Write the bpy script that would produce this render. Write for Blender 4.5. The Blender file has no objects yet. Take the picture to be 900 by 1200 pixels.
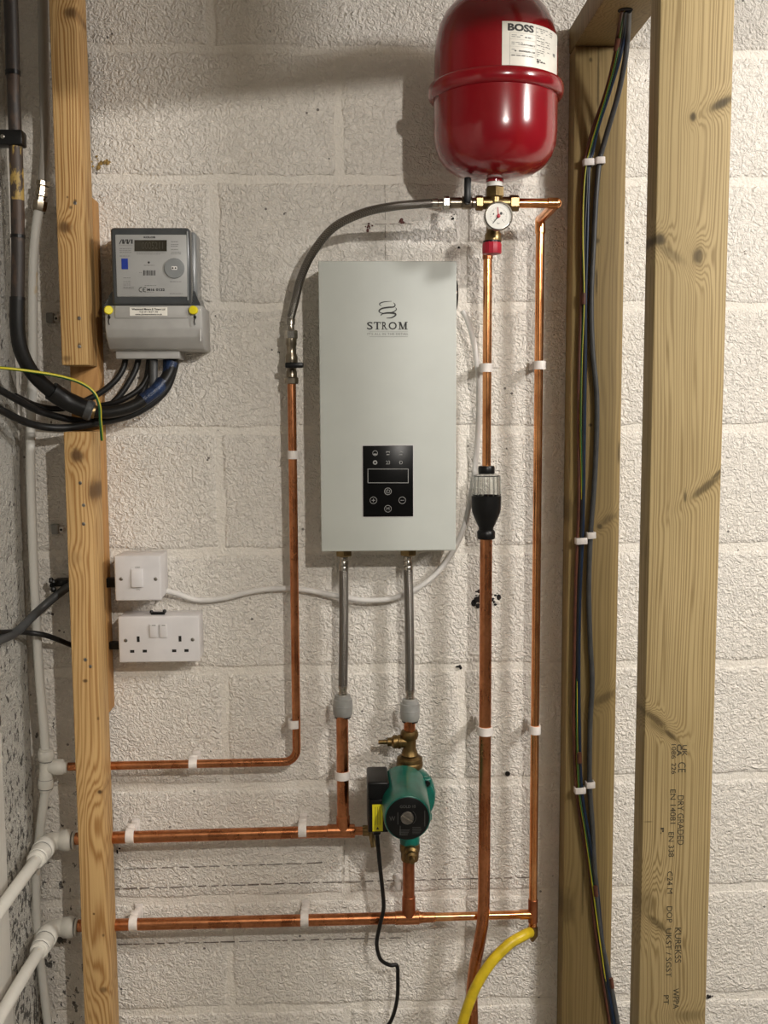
import bpy, bmesh, math, random
from mathutils import Vector, Matrix
random.seed(7)
scene = bpy.context.scene
COL = scene.collection

# ------------------------------------------------------------------ camera
F = 1200.0
CAM = Vector((0.2246, -1.8968, 1.5855))
PITCH, YAW, ROLL = 0.10130, 0.04115, -0.0045
fw = Vector((math.sin(YAW)*math.cos(PITCH), math.cos(YAW)*math.cos(PITCH), -math.sin(PITCH)))
rt = Vector((math.cos(YAW), -math.sin(YAW), 0)); up = rt.cross(fw)
rt2 = math.cos(ROLL)*rt + math.sin(ROLL)*up
up2 = -math.sin(ROLL)*rt + math.cos(ROLL)*up
cd = bpy.data.cameras.new('camera'); cam = bpy.data.objects.new('camera', cd); COL.objects.link(cam)
M = Matrix((rt2, up2, -fw)).transposed().to_4x4(); M.translation = CAM
cam.matrix_world = M
cd.sensor_fit = 'HORIZONTAL'; cd.sensor_width = 36.0; cd.lens = F/900*36.0; cd.clip_start = 0.02
scene.camera = cam

# ------------------------------------------------------------------ world, lamps, exposure
w = bpy.data.worlds.new('world'); scene.world = w; w.use_nodes = True
w.node_tree.nodes['Background'].inputs[0].default_value = (1.0, 0.93, 0.83, 1)
w.node_tree.nodes['Background'].inputs[1].default_value = 0.085
def lamp(name, loc, target, power, size, col, kind='AREA', spread=None):
    ld = bpy.data.lights.new(name, kind); ld.energy = power; ld.color = col
    if kind == 'AREA':
        ld.shape = 'DISK'; ld.size = size
        if spread: ld.spread = spread
    else: ld.shadow_soft_size = size
    o = bpy.data.objects.new(name, ld); COL.objects.link(o); o.location = loc
    d = Vector(target)-Vector(loc); o.rotation_euler = d.to_track_quat('-Z', 'Y').to_euler()
    return o
lamp('room_lamp', (0.82, -2.05, 2.20), (0.2, 0, 1.5), 69, 0.016, (1.0, 0.945, 0.87), 'POINT')
lamp('side_room_lamp', (2.05, -1.55, 2.45), (1.0, 0, 1.5), 112, 0.15, (1.0, 0.968, 0.935), 'POINT')
lamp('fill_lamp', (-0.1, -1.9, 2.50), (0.1, 0, 1.0), 3, 0.10, (1.0, 0.91, 0.78), 'POINT')  # unseen weak warm lamp, kept only as fill
vs = scene.view_settings
vs.view_transform = 'Standard'; vs.look = 'None'; vs.exposure = 0.0; vs.gamma = 1.0; vs.use_curve_mapping = False

# ------------------------------------------------------------------ measuring helpers
def at(px, py, Y=0.0):
    d = fw + rt2*((px-450)/F) + up2*((600-py)/F)
    return CAM + d*((Y-CAM.y)/d.y)
def at_z(px, py, Z):
    d = fw + rt2*((px-450)/F) + up2*((600-py)/F)
    return CAM + d*((Z-CAM.z)/d.z)
def at_x(px, py, X):
    d = fw + rt2*((px-450)/F) + up2*((600-py)/F)
    return CAM + d*((X-CAM.x)/d.x)
def mpp(px, py, Y=0.0):
    return (at(px, py, Y)-CAM).dot(fw)/F
def V(*a): return Vector(a)

# ------------------------------------------------------------------ mesh builder
def frame(ax):
    ax = Vector(ax).normalized()
    h = Vector((0, 0, 1)) if abs(ax.z) < 0.9 else Vector((1, 0, 0))
    a = h.cross(ax).normalized(); b = ax.cross(a)
    return ax, a, b
def catmull(pts, sub=8):
    pts = [Vector(p) for p in pts]
    if len(pts) < 3: return pts
    out = []
    P = [pts[0]*2-pts[1]] + pts + [pts[-1]*2-pts[-2]]
    for i in range(1, len(P)-2):
        p0, p1, p2, p3 = P[i-1:i+3]
        for k in range(sub):
            t = k/sub
            out.append(0.5*((2*p1)+(p2-p0)*t+(2*p0-5*p1+4*p2-p3)*t*t+(3*p1-p0-3*p2+p3)*t**3))
    out.append(pts[-1])
    return out
class MB:
    def __init__(s): s.v = []; s.f = []; s.uv = []
    def add(s, vs, fs, uvs=None):
        n = len(s.v); s.v += [Vector(p) for p in vs]
        for i, q in enumerate(fs):
            s.f.append([n+k for k in q]); s.uv.append(uvs[i] if uvs else None)
        return s
    def box(s, x0, x1, y0, y1, z0, z1, bev=0.0, seg=2, xf=None):
        bm = bmesh.new()
        bmesh.ops.create_cube(bm, size=1)
        for q in bm.verts:
            q.co = Vector((x0+(q.co.x+.5)*(x1-x0), y0+(q.co.y+.5)*(y1-y0), z0+(q.co.z+.5)*(z1-z0)))
        if bev: bmesh.ops.bevel(bm, geom=list(bm.edges), offset=bev, segments=seg, profile=.5, affect='EDGES')
        if xf: bm.transform(xf)
        bm.verts.index_update()
        s.add([q.co.copy() for q in bm.verts], [[q.index for q in f.verts] for f in bm.faces]); bm.free()
        return s
    def lathe(s, o, ax, prof, n=24, caps=True, phase=0.0, sx=1.0):
        o = Vector(o); ax, a, b = frame(ax); vs = []; fs = []; m = len(prof)
        for r, h in prof:
            for k in range(n):
                t = 2*math.pi*(k+phase)/n
                vs.append(o+ax*h+(a*math.cos(t)*sx+b*math.sin(t))*r)
        for i in range(m-1):
            for k in range(n):
                k2 = (k+1) % n
                fs.append([i*n+k, i*n+k2, (i+1)*n+k2, (i+1)*n+k])
        if caps:
            fs.append(list(range(n))[::-1]); fs.append([(m-1)*n+k for k in range(n)])
        return s.add(vs, fs)
    def cyl(s, p0, p1, r, r1=None, n=20, bev=0.0):
        p0 = Vector(p0); p1 = Vector(p1); L = (p1-p0).length; r1 = r if r1 is None else r1
        pr = [(r, 0), (r1, L)] if not bev else [(r-bev, 0), (r, bev), (r1, L-bev), (r1-bev, L)]
        return s.lathe(p0, p1-p0, pr, n)
    def hexa(s, p0, p1, r, phase=0.5):
        p0 = Vector(p0); p1 = Vector(p1); L = (p1-p0).length; c = min(r*.12, L*.25)
        return s.lathe(p0, p1-p0, [(r*.88, 0), (r, c), (r, L-c), (r*.88, L)], 6, phase=phase)
    def tube(s, pts, r, n=12, smooth=8, radii=None):
        P = catmull(pts, smooth) if smooth else [Vector(p) for p in pts]
        m = len(P); T = []
        for i in range(m):
            t = (P[min(i+1, m-1)]-P[max(i-1, 0)]).normalized(); T.append(t)
        _, a, b = frame(T[0]); vs = []; fs = []; uv = []; L = 0; Ls = []
        for i in range(m):
            if i:
                L += (P[i]-P[i-1]).length
                q = T[i-1].rotation_difference(T[i]); a = q @ a; b = T[i].cross(a).normalized(); a = b.cross(T[i])
            Ls.append(L)
            rr = r if radii is None else radii[0]+(radii[1]-radii[0])*i/(m-1)
            for k in range(n):
                t = 2*math.pi*k/n; vs.append(P[i]+(a*math.cos(t)+b*math.sin(t))*rr)
        for i in range(m-1):
            for k in range(n):
                k2 = (k+1) % n
                fs.append([i*n+k, i*n+k2, (i+1)*n+k2, (i+1)*n+k])
                uv.append([(k/n, Ls[i]), ((k+1)/n, Ls[i]), ((k+1)/n, Ls[i+1]), (k/n, Ls[i+1])])
        fs.append(list(range(n))[::-1]); uv.append(None); fs.append([(m-1)*n+k for k in range(n)]); uv.append(None)
        return s.add(vs, fs, uv)
    def ball(s, c, r, sc=(1, 1, 1), n=12):
        c = Vector(c); vs = []; fs = []; h = n//2
        for i in range(1, h):
            p = math.pi*i/h
            for k in range(n):
                t = 2*math.pi*k/n
                vs.append(c+Vector((math.sin(p)*math.cos(t)*sc[0], math.sin(p)*math.sin(t)*sc[1], math.cos(p)*sc[2]))*r)
        m = h-1
        for i in range(m-1):
            for k in range(n):
                k2 = (k+1) % n; fs.append([i*n+k, (i+1)*n+k, (i+1)*n+k2, i*n+k2])
        a = len(vs); vs += [c+Vector((0, 0, sc[2]*r)), c-Vector((0, 0, sc[2]*r))]
        for k in range(n):
            k2 = (k+1) % n; fs.append([a, k, k2]); fs.append([a+1, (m-1)*n+k2, (m-1)*n+k])
        return s.add(vs, fs)
    def prism(s, loop, d):
        n = len(loop); L = [Vector(p) for p in loop]; d = Vector(d)
        vs = L+[p+d for p in L]
        fs = [list(range(n)), list(range(2*n-1, n-1, -1))]+[[k, n+k, n+(k+1) % n, (k+1) % n] for k in range(n)]
        return s.add(vs, fs)
    def quad(s, a, b, c, d): return s.add([a, b, c, d], [[0, 1, 2, 3]])
    def build(s, name, mat, parent=None, smooth=True, origin=None, ang=38):
        off = Vector((0, 0, 0))
        if parent is not None:
            q = parent
            while q: off = off+q.location; q = q.parent
        elif origin is not None: off = Vector(origin)
        me = bpy.data.meshes.new(name)
        me.from_pydata([tuple(p-off) for p in s.v], [], s.f)
        if any(u for u in s.uv):
            ul = me.uv_layers.new(name='UVMap'); k = 0; data = []
            for i, q in enumerate(s.f):
                u = s.uv[i] or [(0, 0)]*len(q)
                for c in u: data += [c[0], c[1]]
            ul.data.foreach_set('uv', data)
        bm = bmesh.new(); bm.from_mesh(me); bmesh.ops.recalc_face_normals(bm, faces=bm.faces); bm.to_mesh(me); bm.free()
        if smooth:
            me.polygons.foreach_set('use_smooth', [True]*len(me.polygons)); me.set_sharp_from_angle(angle=math.radians(ang))
        me.materials.append(mat)
        o = bpy.data.objects.new(name, me); COL.objects.link(o)
        if parent is not None: o.parent = parent
        elif origin is not None: o.location = off
        return o
def tag(o, label, cat, group=None):
    o['label'] = label; o['category'] = cat
    if group: o['group'] = group
    return o
def thing(name, label, cat, loc, group=None):
    o = bpy.data.objects.new(name, None); COL.objects.link(o); o.location = Vector(loc); o.empty_display_size = .02
    return tag(o, label, cat, group)
def struct(o): o['kind'] = 'structure'; return o

# text as flat print
_tc = {}
def text2d(s, bold=0.0, font=None, spacing=1.0):
    k = (s, bold, spacing)
    if k in _tc: return _tc[k]
    c = bpy.data.curves.new('t', 'FONT'); c.body = s; c.size = 1; c.offset = bold; c.resolution_u = 3; c.space_character = spacing
    o = bpy.data.objects.new('t', c); COL.objects.link(o)
    dg = bpy.context.evaluated_depsgraph_get()
    me = bpy.data.meshes.new_from_object(o.evaluated_get(dg))
    vs = [(v.co.x, v.co.y) for v in me.vertices]; fs = [list(p.vertices) for p in me.polygons]
    bpy.data.objects.remove(o); bpy.data.curves.remove(c); bpy.data.meshes.remove(me)
    _tc[k] = (vs, fs); return _tc[k]
def text(mb, s, f, x0, x1, y0, y1, bold=0.0, spacing=1.0, shear=0.0):
    """fit the text in the box x0..x1, y0..y1 and map by f(u,v)->Vector"""
    vs, fs = text2d(s, bold, None, spacing)
    a = min(v[0] for v in vs); b = max(v[0] for v in vs); c = min(v[1] for v in vs); d = max(v[1] for v in vs)
    out = []
    for x, y in vs:
        v = (y-c)/(d-c); u = (x-a)/(b-a)
        out.append(f(x0+(x1-x0)*u+shear*v*(x1-x0), y0+(y1-y0)*v))
    mb.add(out, fs)
def rect(mb, f, x0, x1, y0, y1, n=1):
    for k in range(n):
        a = x0+(x1-x0)*k/n; b = x0+(x1-x0)*(k+1)/n
        mb.quad(f(a, y0), f(b, y0), f(b, y1), f(a, y1))
def ringmark(mb, f, cx, cy, r0, r1, n=20, a0=0, a1=2*math.pi):
    for k in range(n):
        t0 = a0+(a1-a0)*k/n; t1 = a0+(a1-a0)*(k+1)/n
        mb.quad(f(cx+r0*math.cos(t0), cy+r0*math.sin(t0)), f(cx+r1*math.cos(t0), cy+r1*math.sin(t0)),
                f(cx+r1*math.cos(t1), cy+r1*math.sin(t1)), f(cx+r0*math.cos(t1), cy+r0*math.sin(t1)))
def disc(mb, f, cx, cy, r, n=16):
    mb.add([f(cx+r*math.cos(2*math.pi*k/n), cy+r*math.sin(2*math.pi*k/n)) for k in range(n)], [list(range(n))])

# ------------------------------------------------------------------ materials
class NT:
    def __init__(s, name):
        s.m = bpy.data.materials.new(name); s.m.use_nodes = True; s.t = s.m.node_tree
        s.b = s.t.nodes['Principled BSDF']
    def n(s, typ, **kw):
        o = s.t.nodes.new(typ)
        for k, v in kw.items(): setattr(o, k, v)
        return o
    def l(s, a, b): s.t.links.new(a, b)
    def setin(s, sock, v):
        if hasattr(v, 'links') or hasattr(v, 'is_output'): s.l(v, sock)
        else: sock.default_value = v
    def math(s, op, a, b=0.0, c=None, clamp=False):
        o = s.n('ShaderNodeMath', operation=op, use_clamp=clamp)
        s.setin(o.inputs[0], a); s.setin(o.inputs[1], b)
        if c is not None: s.setin(o.inputs[2], c)
        return o.outputs[0]
    def mix(s, fac, a, b):
        o = s.n('ShaderNodeMix', data_type='RGBA')
        s.setin(o.inputs[0], fac); s.setin(o.inputs[6], a); s.setin(o.inputs[7], b)
        return o.outputs[2]
    def obj(s, scale=(1, 1, 1)):
        tc = s.n('ShaderNodeTexCoord'); mp = s.n('ShaderNodeMapping'); mp.inputs['Scale'].default_value = scale
        s.l(tc.outputs['Object'], mp.inputs[0]); return mp.outputs[0]
    def noise(s, vec, scale, detail=2, rough=.5, dist=0.0):
        o = s.n('ShaderNodeTexNoise'); s.l(vec, o.inputs['Vector'])
        o.inputs['Scale'].default_value = scale; o.inputs['Detail'].default_value = detail
        o.inputs['Roughness'].default_value = rough; o.inputs['Distortion'].default_value = dist
        return o.outputs['Fac']
    def ramp(s, fac, stops):
        o = s.n('ShaderNodeValToRGB'); s.l(fac, o.inputs[0]); e = o.color_ramp.elements
        while len(e) < len(stops): e.new(.5)
        for i, (p, c) in enumerate(stops):
            e[i].position = p; e[i].color = c if len(c) == 4 else (*c, 1)
        return o.outputs[0]
    def bump(s, h, strength, dist):
        o = s.n('ShaderNodeBump'); o.inputs['Strength'].default_value = strength; o.inputs['Distance'].default_value = dist
        s.l(h, o.inputs['Height']); s.l(o.outputs[0], s.b.inputs['Normal']); return o
def C(r, g, b): return (r, g, b, 1)
def srgb(r, g, b):
    f = lambda c: ((c/255+.055)/1.055)**2.4 if c/255 > .04045 else c/255/12.92
    return (f(r), f(g), f(b), 1)
def plain(name, col, rough=.5, metal=0.0, var=.12, vscale=40, bump=0.0, spec=None, coat=0.0):
    k = NT(name); v = k.obj(); nz = k.noise(v, vscale, 3)
    dark = (col[0]*(1-var*2), col[1]*(1-var*2), col[2]*(1-var*2), 1)
    light = (min(1, col[0]*(1+var)), min(1, col[1]*(1+var)), min(1, col[2]*(1+var)), 1)
    k.l(k.ramp(nz, [(.3, dark), (.7, light)]), k.b.inputs['Base Color'])
    k.b.inputs['Roughness'].default_value = rough; k.b.inputs['Metallic'].default_value = metal
    if coat: k.b.inputs['Coat Weight'].default_value = coat; k.b.inputs['Coat Roughness'].default_value = .06
    if spec is not None: k.b.inputs['Specular IOR Level'].default_value = spec
    if bump: k.bump(k.noise(v, vscale*4, 2), bump, .002)
    return k.m

def wall_mat(name, base, grubby, relief=.78):
    k = NT(name); v = k.obj()
    a = k.noise(v, 100, 3, .5, 1.5); b = k.noise(v, 210, 2, .5, .4); big = k.noise(v, 5, 3)
    h = k.math('ADD', k.math('POWER', a, 1.6), k.math('MULTIPLY', b, .30))
    k.bump(h, relief, .012)
    col = k.mix(k.math('MULTIPLY', big, .8), base, (base[0]*.88, base[1]*.85, base[2]*.80, 1))
    # small dark pits and specks
    vo = k.n('ShaderNodeTexVoronoi'); k.l(v, vo.inputs['Vector']); vo.inputs['Scale'].default_value = 34
    spk = k.math('LESS_THAN', vo.outputs['Distance'], .085)
    pick = k.math('GREATER_THAN', k.noise(v, 9, 1), .56)
    spot = k.math('MULTIPLY', spk, pick)
    col = k.mix(k.math('MULTIPLY', spot, .72), col, C(.035, .028, .022))
    # grime towards the corner of the room, with its own ragged shape
    sep = k.n('ShaderNodeSeparateXYZ'); k.l(v, sep.inputs[0])
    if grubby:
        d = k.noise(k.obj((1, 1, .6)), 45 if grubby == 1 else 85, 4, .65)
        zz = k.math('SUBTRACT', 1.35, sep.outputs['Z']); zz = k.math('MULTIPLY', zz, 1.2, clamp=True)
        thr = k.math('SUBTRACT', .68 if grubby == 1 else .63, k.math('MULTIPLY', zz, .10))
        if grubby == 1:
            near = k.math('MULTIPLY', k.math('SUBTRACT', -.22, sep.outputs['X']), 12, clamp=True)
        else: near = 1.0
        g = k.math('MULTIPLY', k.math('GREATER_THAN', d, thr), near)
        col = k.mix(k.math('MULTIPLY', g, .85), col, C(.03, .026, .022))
    k.l(col, k.b.inputs['Base Color']); k.b.inputs['Roughness'].default_value = .62
    k.b.inputs['Specular IOR Level'].default_value = .3
    return k.m

def wood(name, light, dark, knotc, freq, knots, wob=1.0, contrast=.55, sidemix=.55, blotch=None):
    """knots: (x, z, rx, rz, amp, darkness[, angle]) in the timber's own axes"""
    k = NT(name); v = k.obj(); sep = k.n('ShaderNodeSeparateXYZ'); k.l(v, sep.inputs[0])
    X, Y, Z = sep.outputs
    low = k.noise(k.obj((4, 4, .9)), 2.2, 2, .5)
    f = k.math('ADD', X, k.math('MULTIPLY', Y, sidemix))
    f = k.math('MULTIPLY', f, freq)
    f = k.math('ADD', f, k.math('MULTIPLY', low, 3.2*wob))
    f = k.math('ADD', f, k.math('MULTIPLY', k.noise(k.obj((70, 70, .8)), 1.0, 2, .5), freq*.022))
    edge = k.noise(k.obj((90, 90, 45)), 1.0, 3, .6)
    dk = None; halo = None
    for kn in knots:
        (kx, kz, rx, rz, amp, dd), an = kn[:6], (math.radians(kn[6]) if len(kn) > 6 else 0.0)
        dx = k.math('SUBTRACT', X, kx); dz = k.math('SUBTRACT', Z, kz)
        if an:
            c, s_ = math.cos(an), math.sin(an)
            dx, dz = k.math('ADD', k.math('MULTIPLY', dx, c), k.math('MULTIPLY', dz, s_)), k.math('SUBTRACT', k.math('MULTIPLY', dz, c), k.math('MULTIPLY', dx, s_))
        a = k.math('MULTIPLY', dx, 1/rx); b = k.math('MULTIPLY', dz, 1/rz)
        q = k.math('ADD', k.math('MULTIPLY', a, a), k.math('MULTIPLY', b, b))
        if amp:
            e = k.math('EXPONENT', k.math('MULTIPLY', q, -.22)); f = k.math('ADD', f, k.math('MULTIPLY', e, amp))
        if dd:
            qn = k.math('MULTIPLY', q, k.math('ADD', k.math('MULTIPLY', edge, 2.4), -.2))
            e2 = k.math('MULTIPLY', k.math('EXPONENT', k.math('MULTIPLY', k.math('MULTIPLY', qn, qn), -1.0)), dd)
            dk = e2 if dk is None else k.math('MAXIMUM', dk, e2)
            if amp:
                h = k.math('MULTIPLY', k.math('EXPONENT', k.math('MULTIPLY', qn, -.45)), .5*dd)
                halo = h if halo is None else k.math('MAXIMUM', halo, h)
    r = k.math('ADD', k.math('MULTIPLY', k.math('SINE', k.math('MULTIPLY', f, 6.2832)), .5), .5)
    r = k.math('POWER', r, 1.8)
    mod = k.math('ADD', k.math('MULTIPLY', k.noise(k.obj((45, 45, 1.2)), 1.0, 2, .5), 2.6), -.45, clamp=True)
    r = k.math('MULTIPLY', r, k.math('ADD', k.math('MULTIPLY', mod, .85), .25))
    fine = k.noise(k.obj((420, 420, 14)), 1.0, 2, .6)
    r = k.math('ADD', k.math('MULTIPLY', r, contrast), k.math('MULTIPLY', k.math('SUBTRACT', fine, .5), .4), clamp=True)
    col = k.mix(r, light, dark)
    bl = k.noise(k.obj((1, 1, .35)), 9, 3)
    b2 = blotch or (light[0]*.72, light[1]*.74, light[2]*.72, 1)
    col = k.mix(k.math('MULTIPLY', k.math('SUBTRACT', bl, .42), 1.9, clamp=True), col, k.mix(r, b2, dark))
    if halo is not None: col = k.mix(k.math('MULTIPLY', halo, 1.0, clamp=True), col, (dark[0]*.75, dark[1]*.7, dark[2]*.6, 1))
    if dk is not None: col = k.mix(k.math('MULTIPLY', dk, 1.0, clamp=True), col, knotc)
    k.l(col, k.b.inputs['Base Color']); k.b.inputs['Roughness'].default_value = .62
    k.b.inputs['Specular IOR Level'].default_value = .3
    k.bump(k.math('ADD', k.math('MULTIPLY', r, -.5), fine), .25, .0012)
    return k.m

def copper_mat(name, c1, c2, rough):
    k = NT(name); v = k.obj()
    a = k.noise(k.obj((1, 1, .5)), 28, 4, .6, .5); b = k.noise(v, 160, 3)
    fac = k.math('ADD', k.math('MULTIPLY', a, .8), k.math('MULTIPLY', b, .2))
    k.l(k.ramp(fac, [(.34, c2), (.60, c1)]), k.b.inputs['Base Color'])
    k.b.inputs['Metallic'].default_value = 1
    k.l(k.math('ADD', k.math('MULTIPLY', a, .22), rough-.1), k.b.inputs['Roughness'])
    return k.m

def braid_mat():
    k = NT('steel_braid'); tc = k.n('ShaderNodeTexCoord'); sep = k.n('ShaderNodeSeparateXYZ'); k.l(tc.outputs['UV'], sep.inputs[0])
    U, L, _ = sep.outputs
    a = k.math('SINE', k.math('ADD', k.math('MULTIPLY', U, 6.2832*8), k.math('MULTIPLY', L, 1500)))
    b = k.math('SINE', k.math('SUBTRACT', k.math('MULTIPLY', U, 6.2832*8), k.math('MULTIPLY', L, 1500)))
    m = k.math('MAXIMUM', a, b); m = k.math('ADD', k.math('MULTIPLY', m, .5), .5)
    k.l(k.mix(m, C(.025, .023, .021), C(.27, .25, .225)), k.b.inputs['Base Color'])
    k.b.inputs['Metallic'].default_value = .95; k.b.inputs['Roughness'].default_value = .27
    k.bump(m, .5, .0012)
    return k.m
def earth_mat():
    k = NT('green_yellow_sheath'); tc = k.n('ShaderNodeTexCoord'); sep = k.n('ShaderNodeSeparateXYZ'); k.l(tc.outputs['UV'], sep.inputs[0])
    t = k.math('FRACT', k.math('ADD', k.math('ADD', k.math('MULTIPLY', sep.outputs[0], 2.0), k.math('MULTIPLY', sep.outputs[1], 1.5)), .12))
    g = k.math('GREATER_THAN', t, .45)
    k.l(k.mix(g, C(.50, .43, .02), C(.008, .085, .02)), k.b.inputs['Base Color']); k.b.inputs['Roughness'].default_value = .4
    return k.m
def glass_mat(name, col, rough, trans=1.0):
    k = NT(name); v = k.obj()
    k.b.inputs['Base Color'].default_value = col
    k.l(k.math('ADD', k.math('MULTIPLY', k.noise(v, 60, 2), .08), rough-.04), k.b.inputs['Roughness'])
    k.b.inputs['Transmission Weight'].default_value = trans; k.b.inputs['IOR'].default_value = 1.42
    return k.m
def stained_mat(name, base, stain, rust, scale=24, thr=.52):
    k = NT(name); v = k.obj((1, 1, .45)); a = k.noise(v, scale, 4, .65)
    m = k.math('MULTIPLY', k.math('SUBTRACT', a, thr), 14, clamp=True)
    b = k.noise(v, 70, 3); c = k.mix(k.math('MULTIPLY', b, .7), base, rust)
    k.l(k.mix(m, c, stain), k.b.inputs['Base Color']); k.b.inputs['Roughness'].default_value = .55
    k.bump(b, .4, .002); return k.m

PAINT = (.90, .865, .81, 1)
m_wall = wall_mat('masonry_paint', PAINT, 1)
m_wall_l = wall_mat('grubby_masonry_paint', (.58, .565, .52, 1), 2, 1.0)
m_mortar = wall_mat('painted_mortar', (.86, .825, .765, 1), 1, .42)
m_copper = copper_mat('copper', C(.66, .275, .125), C(.36, .12, .048), .27)
m_copper_new = copper_mat('bright_copper', C(.93, .45, .19), C(.66, .25, .09), .19)
m_copper_dull = copper_mat('tarnished_copper', C(.50, .19, .09), C(.26, .085, .04), .33)
m_brass = copper_mat('brass', C(.31, .22, .105), C(.16, .11, .048), .33)
m_brass_old = copper_mat('aged_brass', C(.27, .18, .075), C(.12, .078, .03), .42)
m_steel = plain('plated_steel', C(.46, .43, .38), .22, 1, .15, 60)
m_nickel = plain('nickel_brass', C(.34, .29, .22), .28, 1, .2, 60)
m_braid = braid_mat()
m_white = plain('white_plastic', C(.72, .70, .67), .38, 0, .05, 30)
m_plate = plain('white_moulded_plastic', C(.66, .635, .63), .36, 0, .04, 20)
m_clip = plain('clip_plastic', C(.80, .75, .71), .45, 0, .08, 60)
m_pushfit = plain('white_pushfit_plastic', C(.70, .68, .62), .36, 0, .07, 40)
m_greyfit = plain('grey_pushfit_plastic', C(.29, .29, .275), .42, 0, .08, 50)
m_black = plain('black_plastic', C(.005, .005, .005), .36, 0, .2, 60, 0, .3)
m_rubber = plain('black_sheath', C(.008, .0075, .007), .42, 0, .2, 50, 0, .35)
m_greycable = plain('grey_sheath', C(.060, .062, .063), .45, 0, .12, 50)
m_darkcable = plain('charcoal_sheath', C(.013, .013, .013), .42, 0, .15, 50, 0, .35)
m_blue = plain('blue_sheath', C(.005, .017, .045), .42, 0, .15, 60)
m_brown = plain('brown_sheath', C(.10, .032, .016), .45, 0, .15, 60)
m_bluetape = plain('blue_tape', C(.012, .030, .085), .35, 0, .3, 80, .5)
m_earth = earth_mat()
m_boiler = plain('boiler_white_paint', C(.535, .558, .522), .52, 0, .02, 14, .02)
m_print = plain('black_print', C(.018, .017, .016), .5, 0, .1)
m_greyprint = plain('grey_print', C(.22, .22, .21), .5, 0, .1)
m_iconprint = plain('pale_icon_print', C(.30, .30, .29), .5, 0, .1)
m_gloss = plain('black_glass', C(.003, .003, .003), .30, 0, .1, 40, 0, .2)
m_red = plain('red_enamel', C(.235, .003, .009), .2, 0, .06, 12, 0, None, .4)
m_redcap = plain('red_plastic', C(.42, .010, .030), .35, 0, .1)
m_label = plain('paper_label', C(.80, .77, .69), .35, 0, .05, 30)
m_green = plain('green_cast_enamel', C(.0, .125, .092), .32, 0, .12, 60, .06, None, .25)
m_yellow = plain('yellow_label', C(.86, .76, .02), .45, 0, .05)
m_yhose = plain('yellow_hose', C(.66, .48, .015), .38, 0, .10, 60)
m_yseal = plain('yellow_seal', C(.78, .66, .01), .4, 0, .06)
m_dial = plain('dial_white', C(.74, .72, .66), .4, 0, .04)
m_case = plain('smoky_meter_case', C(.060, .064, .066), .2, 0, .08, 30)
m_caseside = plain('pale_meter_case', C(.23, .24, .24), .22, 0, .08, 30)
m_cover = plain('grey_meter_cover', C(.37, .36, .34), .42, 0, .05, 30)
m_face = plain('meter_face', C(.36, .358, .345), .35, 0, .04, 30)
m_lcd = plain('lcd_glass', C(.035, .030, .020), .15, 0, .1)
m_bluelabel = plain('blue_sticker', C(.01, .035, .28), .4, 0, .1)
m_clear = glass_mat('clear_plastic', C(.95, .96, .95), .06)
m_wash = glass_mat('glass_lens', C(1, 1, 1), .04)
m_ptfe = plain('ptfe_tape', C(.78, .77, .72), .6, 0, .06, 80)
m_screw = plain('screw_steel', C(.30, .28, .25), .35, 1, .2, 90)
m_groove_shade = plain('shadow_gap_plastic', C(.20, .195, .18), .6, 0, .1)  # dark ring colour standing in for the shade in the fitting grooves
m_dark = plain('dark_hole', C(.012, .010, .009), .9, 0, .2)
m_rawl = plain('brown_wall_plug', C(.10, .022, .016), .6, 0, .3, 120)
m_foam = plain('yellow_foam_residue', C(.42, .27, .08), .8, 0, .3, 150, .5)
m_pencil = plain('pencil_mark', C(.20, .17, .145), .8, 0, .3, 300)
m_pencilf = plain('faint_pencil_mark', C(.42, .38, .33), .8, 0, .3, 300)
m_floor = plain('concrete', C(.26, .24, .21), .8, 0, .15, 12, .3)
m_ceil = plain('plasterboard', C(.62, .57, .49), .85, 0, .06, 6)
m_paintpipe = stained_mat('yellow_splashed_conduit', C(.030, .026, .022), C(.36, .24, .06), C(.09, .05, .03), 60, .50)
m_rustpipe = stained_mat('rusty_conduit', C(.022, .017, .014), C(.060, .036, .024), C(.034, .024, .019), 30, .55)
m_whitepipe = stained_mat('scuffed_white_pipe', C(.66, .65, .60), C(.60, .50, .34), C(.62, .60, .55), 22, .64)
m_paintedcu = stained_mat('painted_old_pipe', C(.40, .37, .33), C(.26, .17, .11), C(.36, .33, .29), 20, .60)
m_trim = plain('white_gloss_trim', C(.62, .60, .55), .4, 0, .06, 12)
m_stamp = plain('stamp_ink', C(.055, .045, .025), .7, 0, .3, 300)

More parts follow.
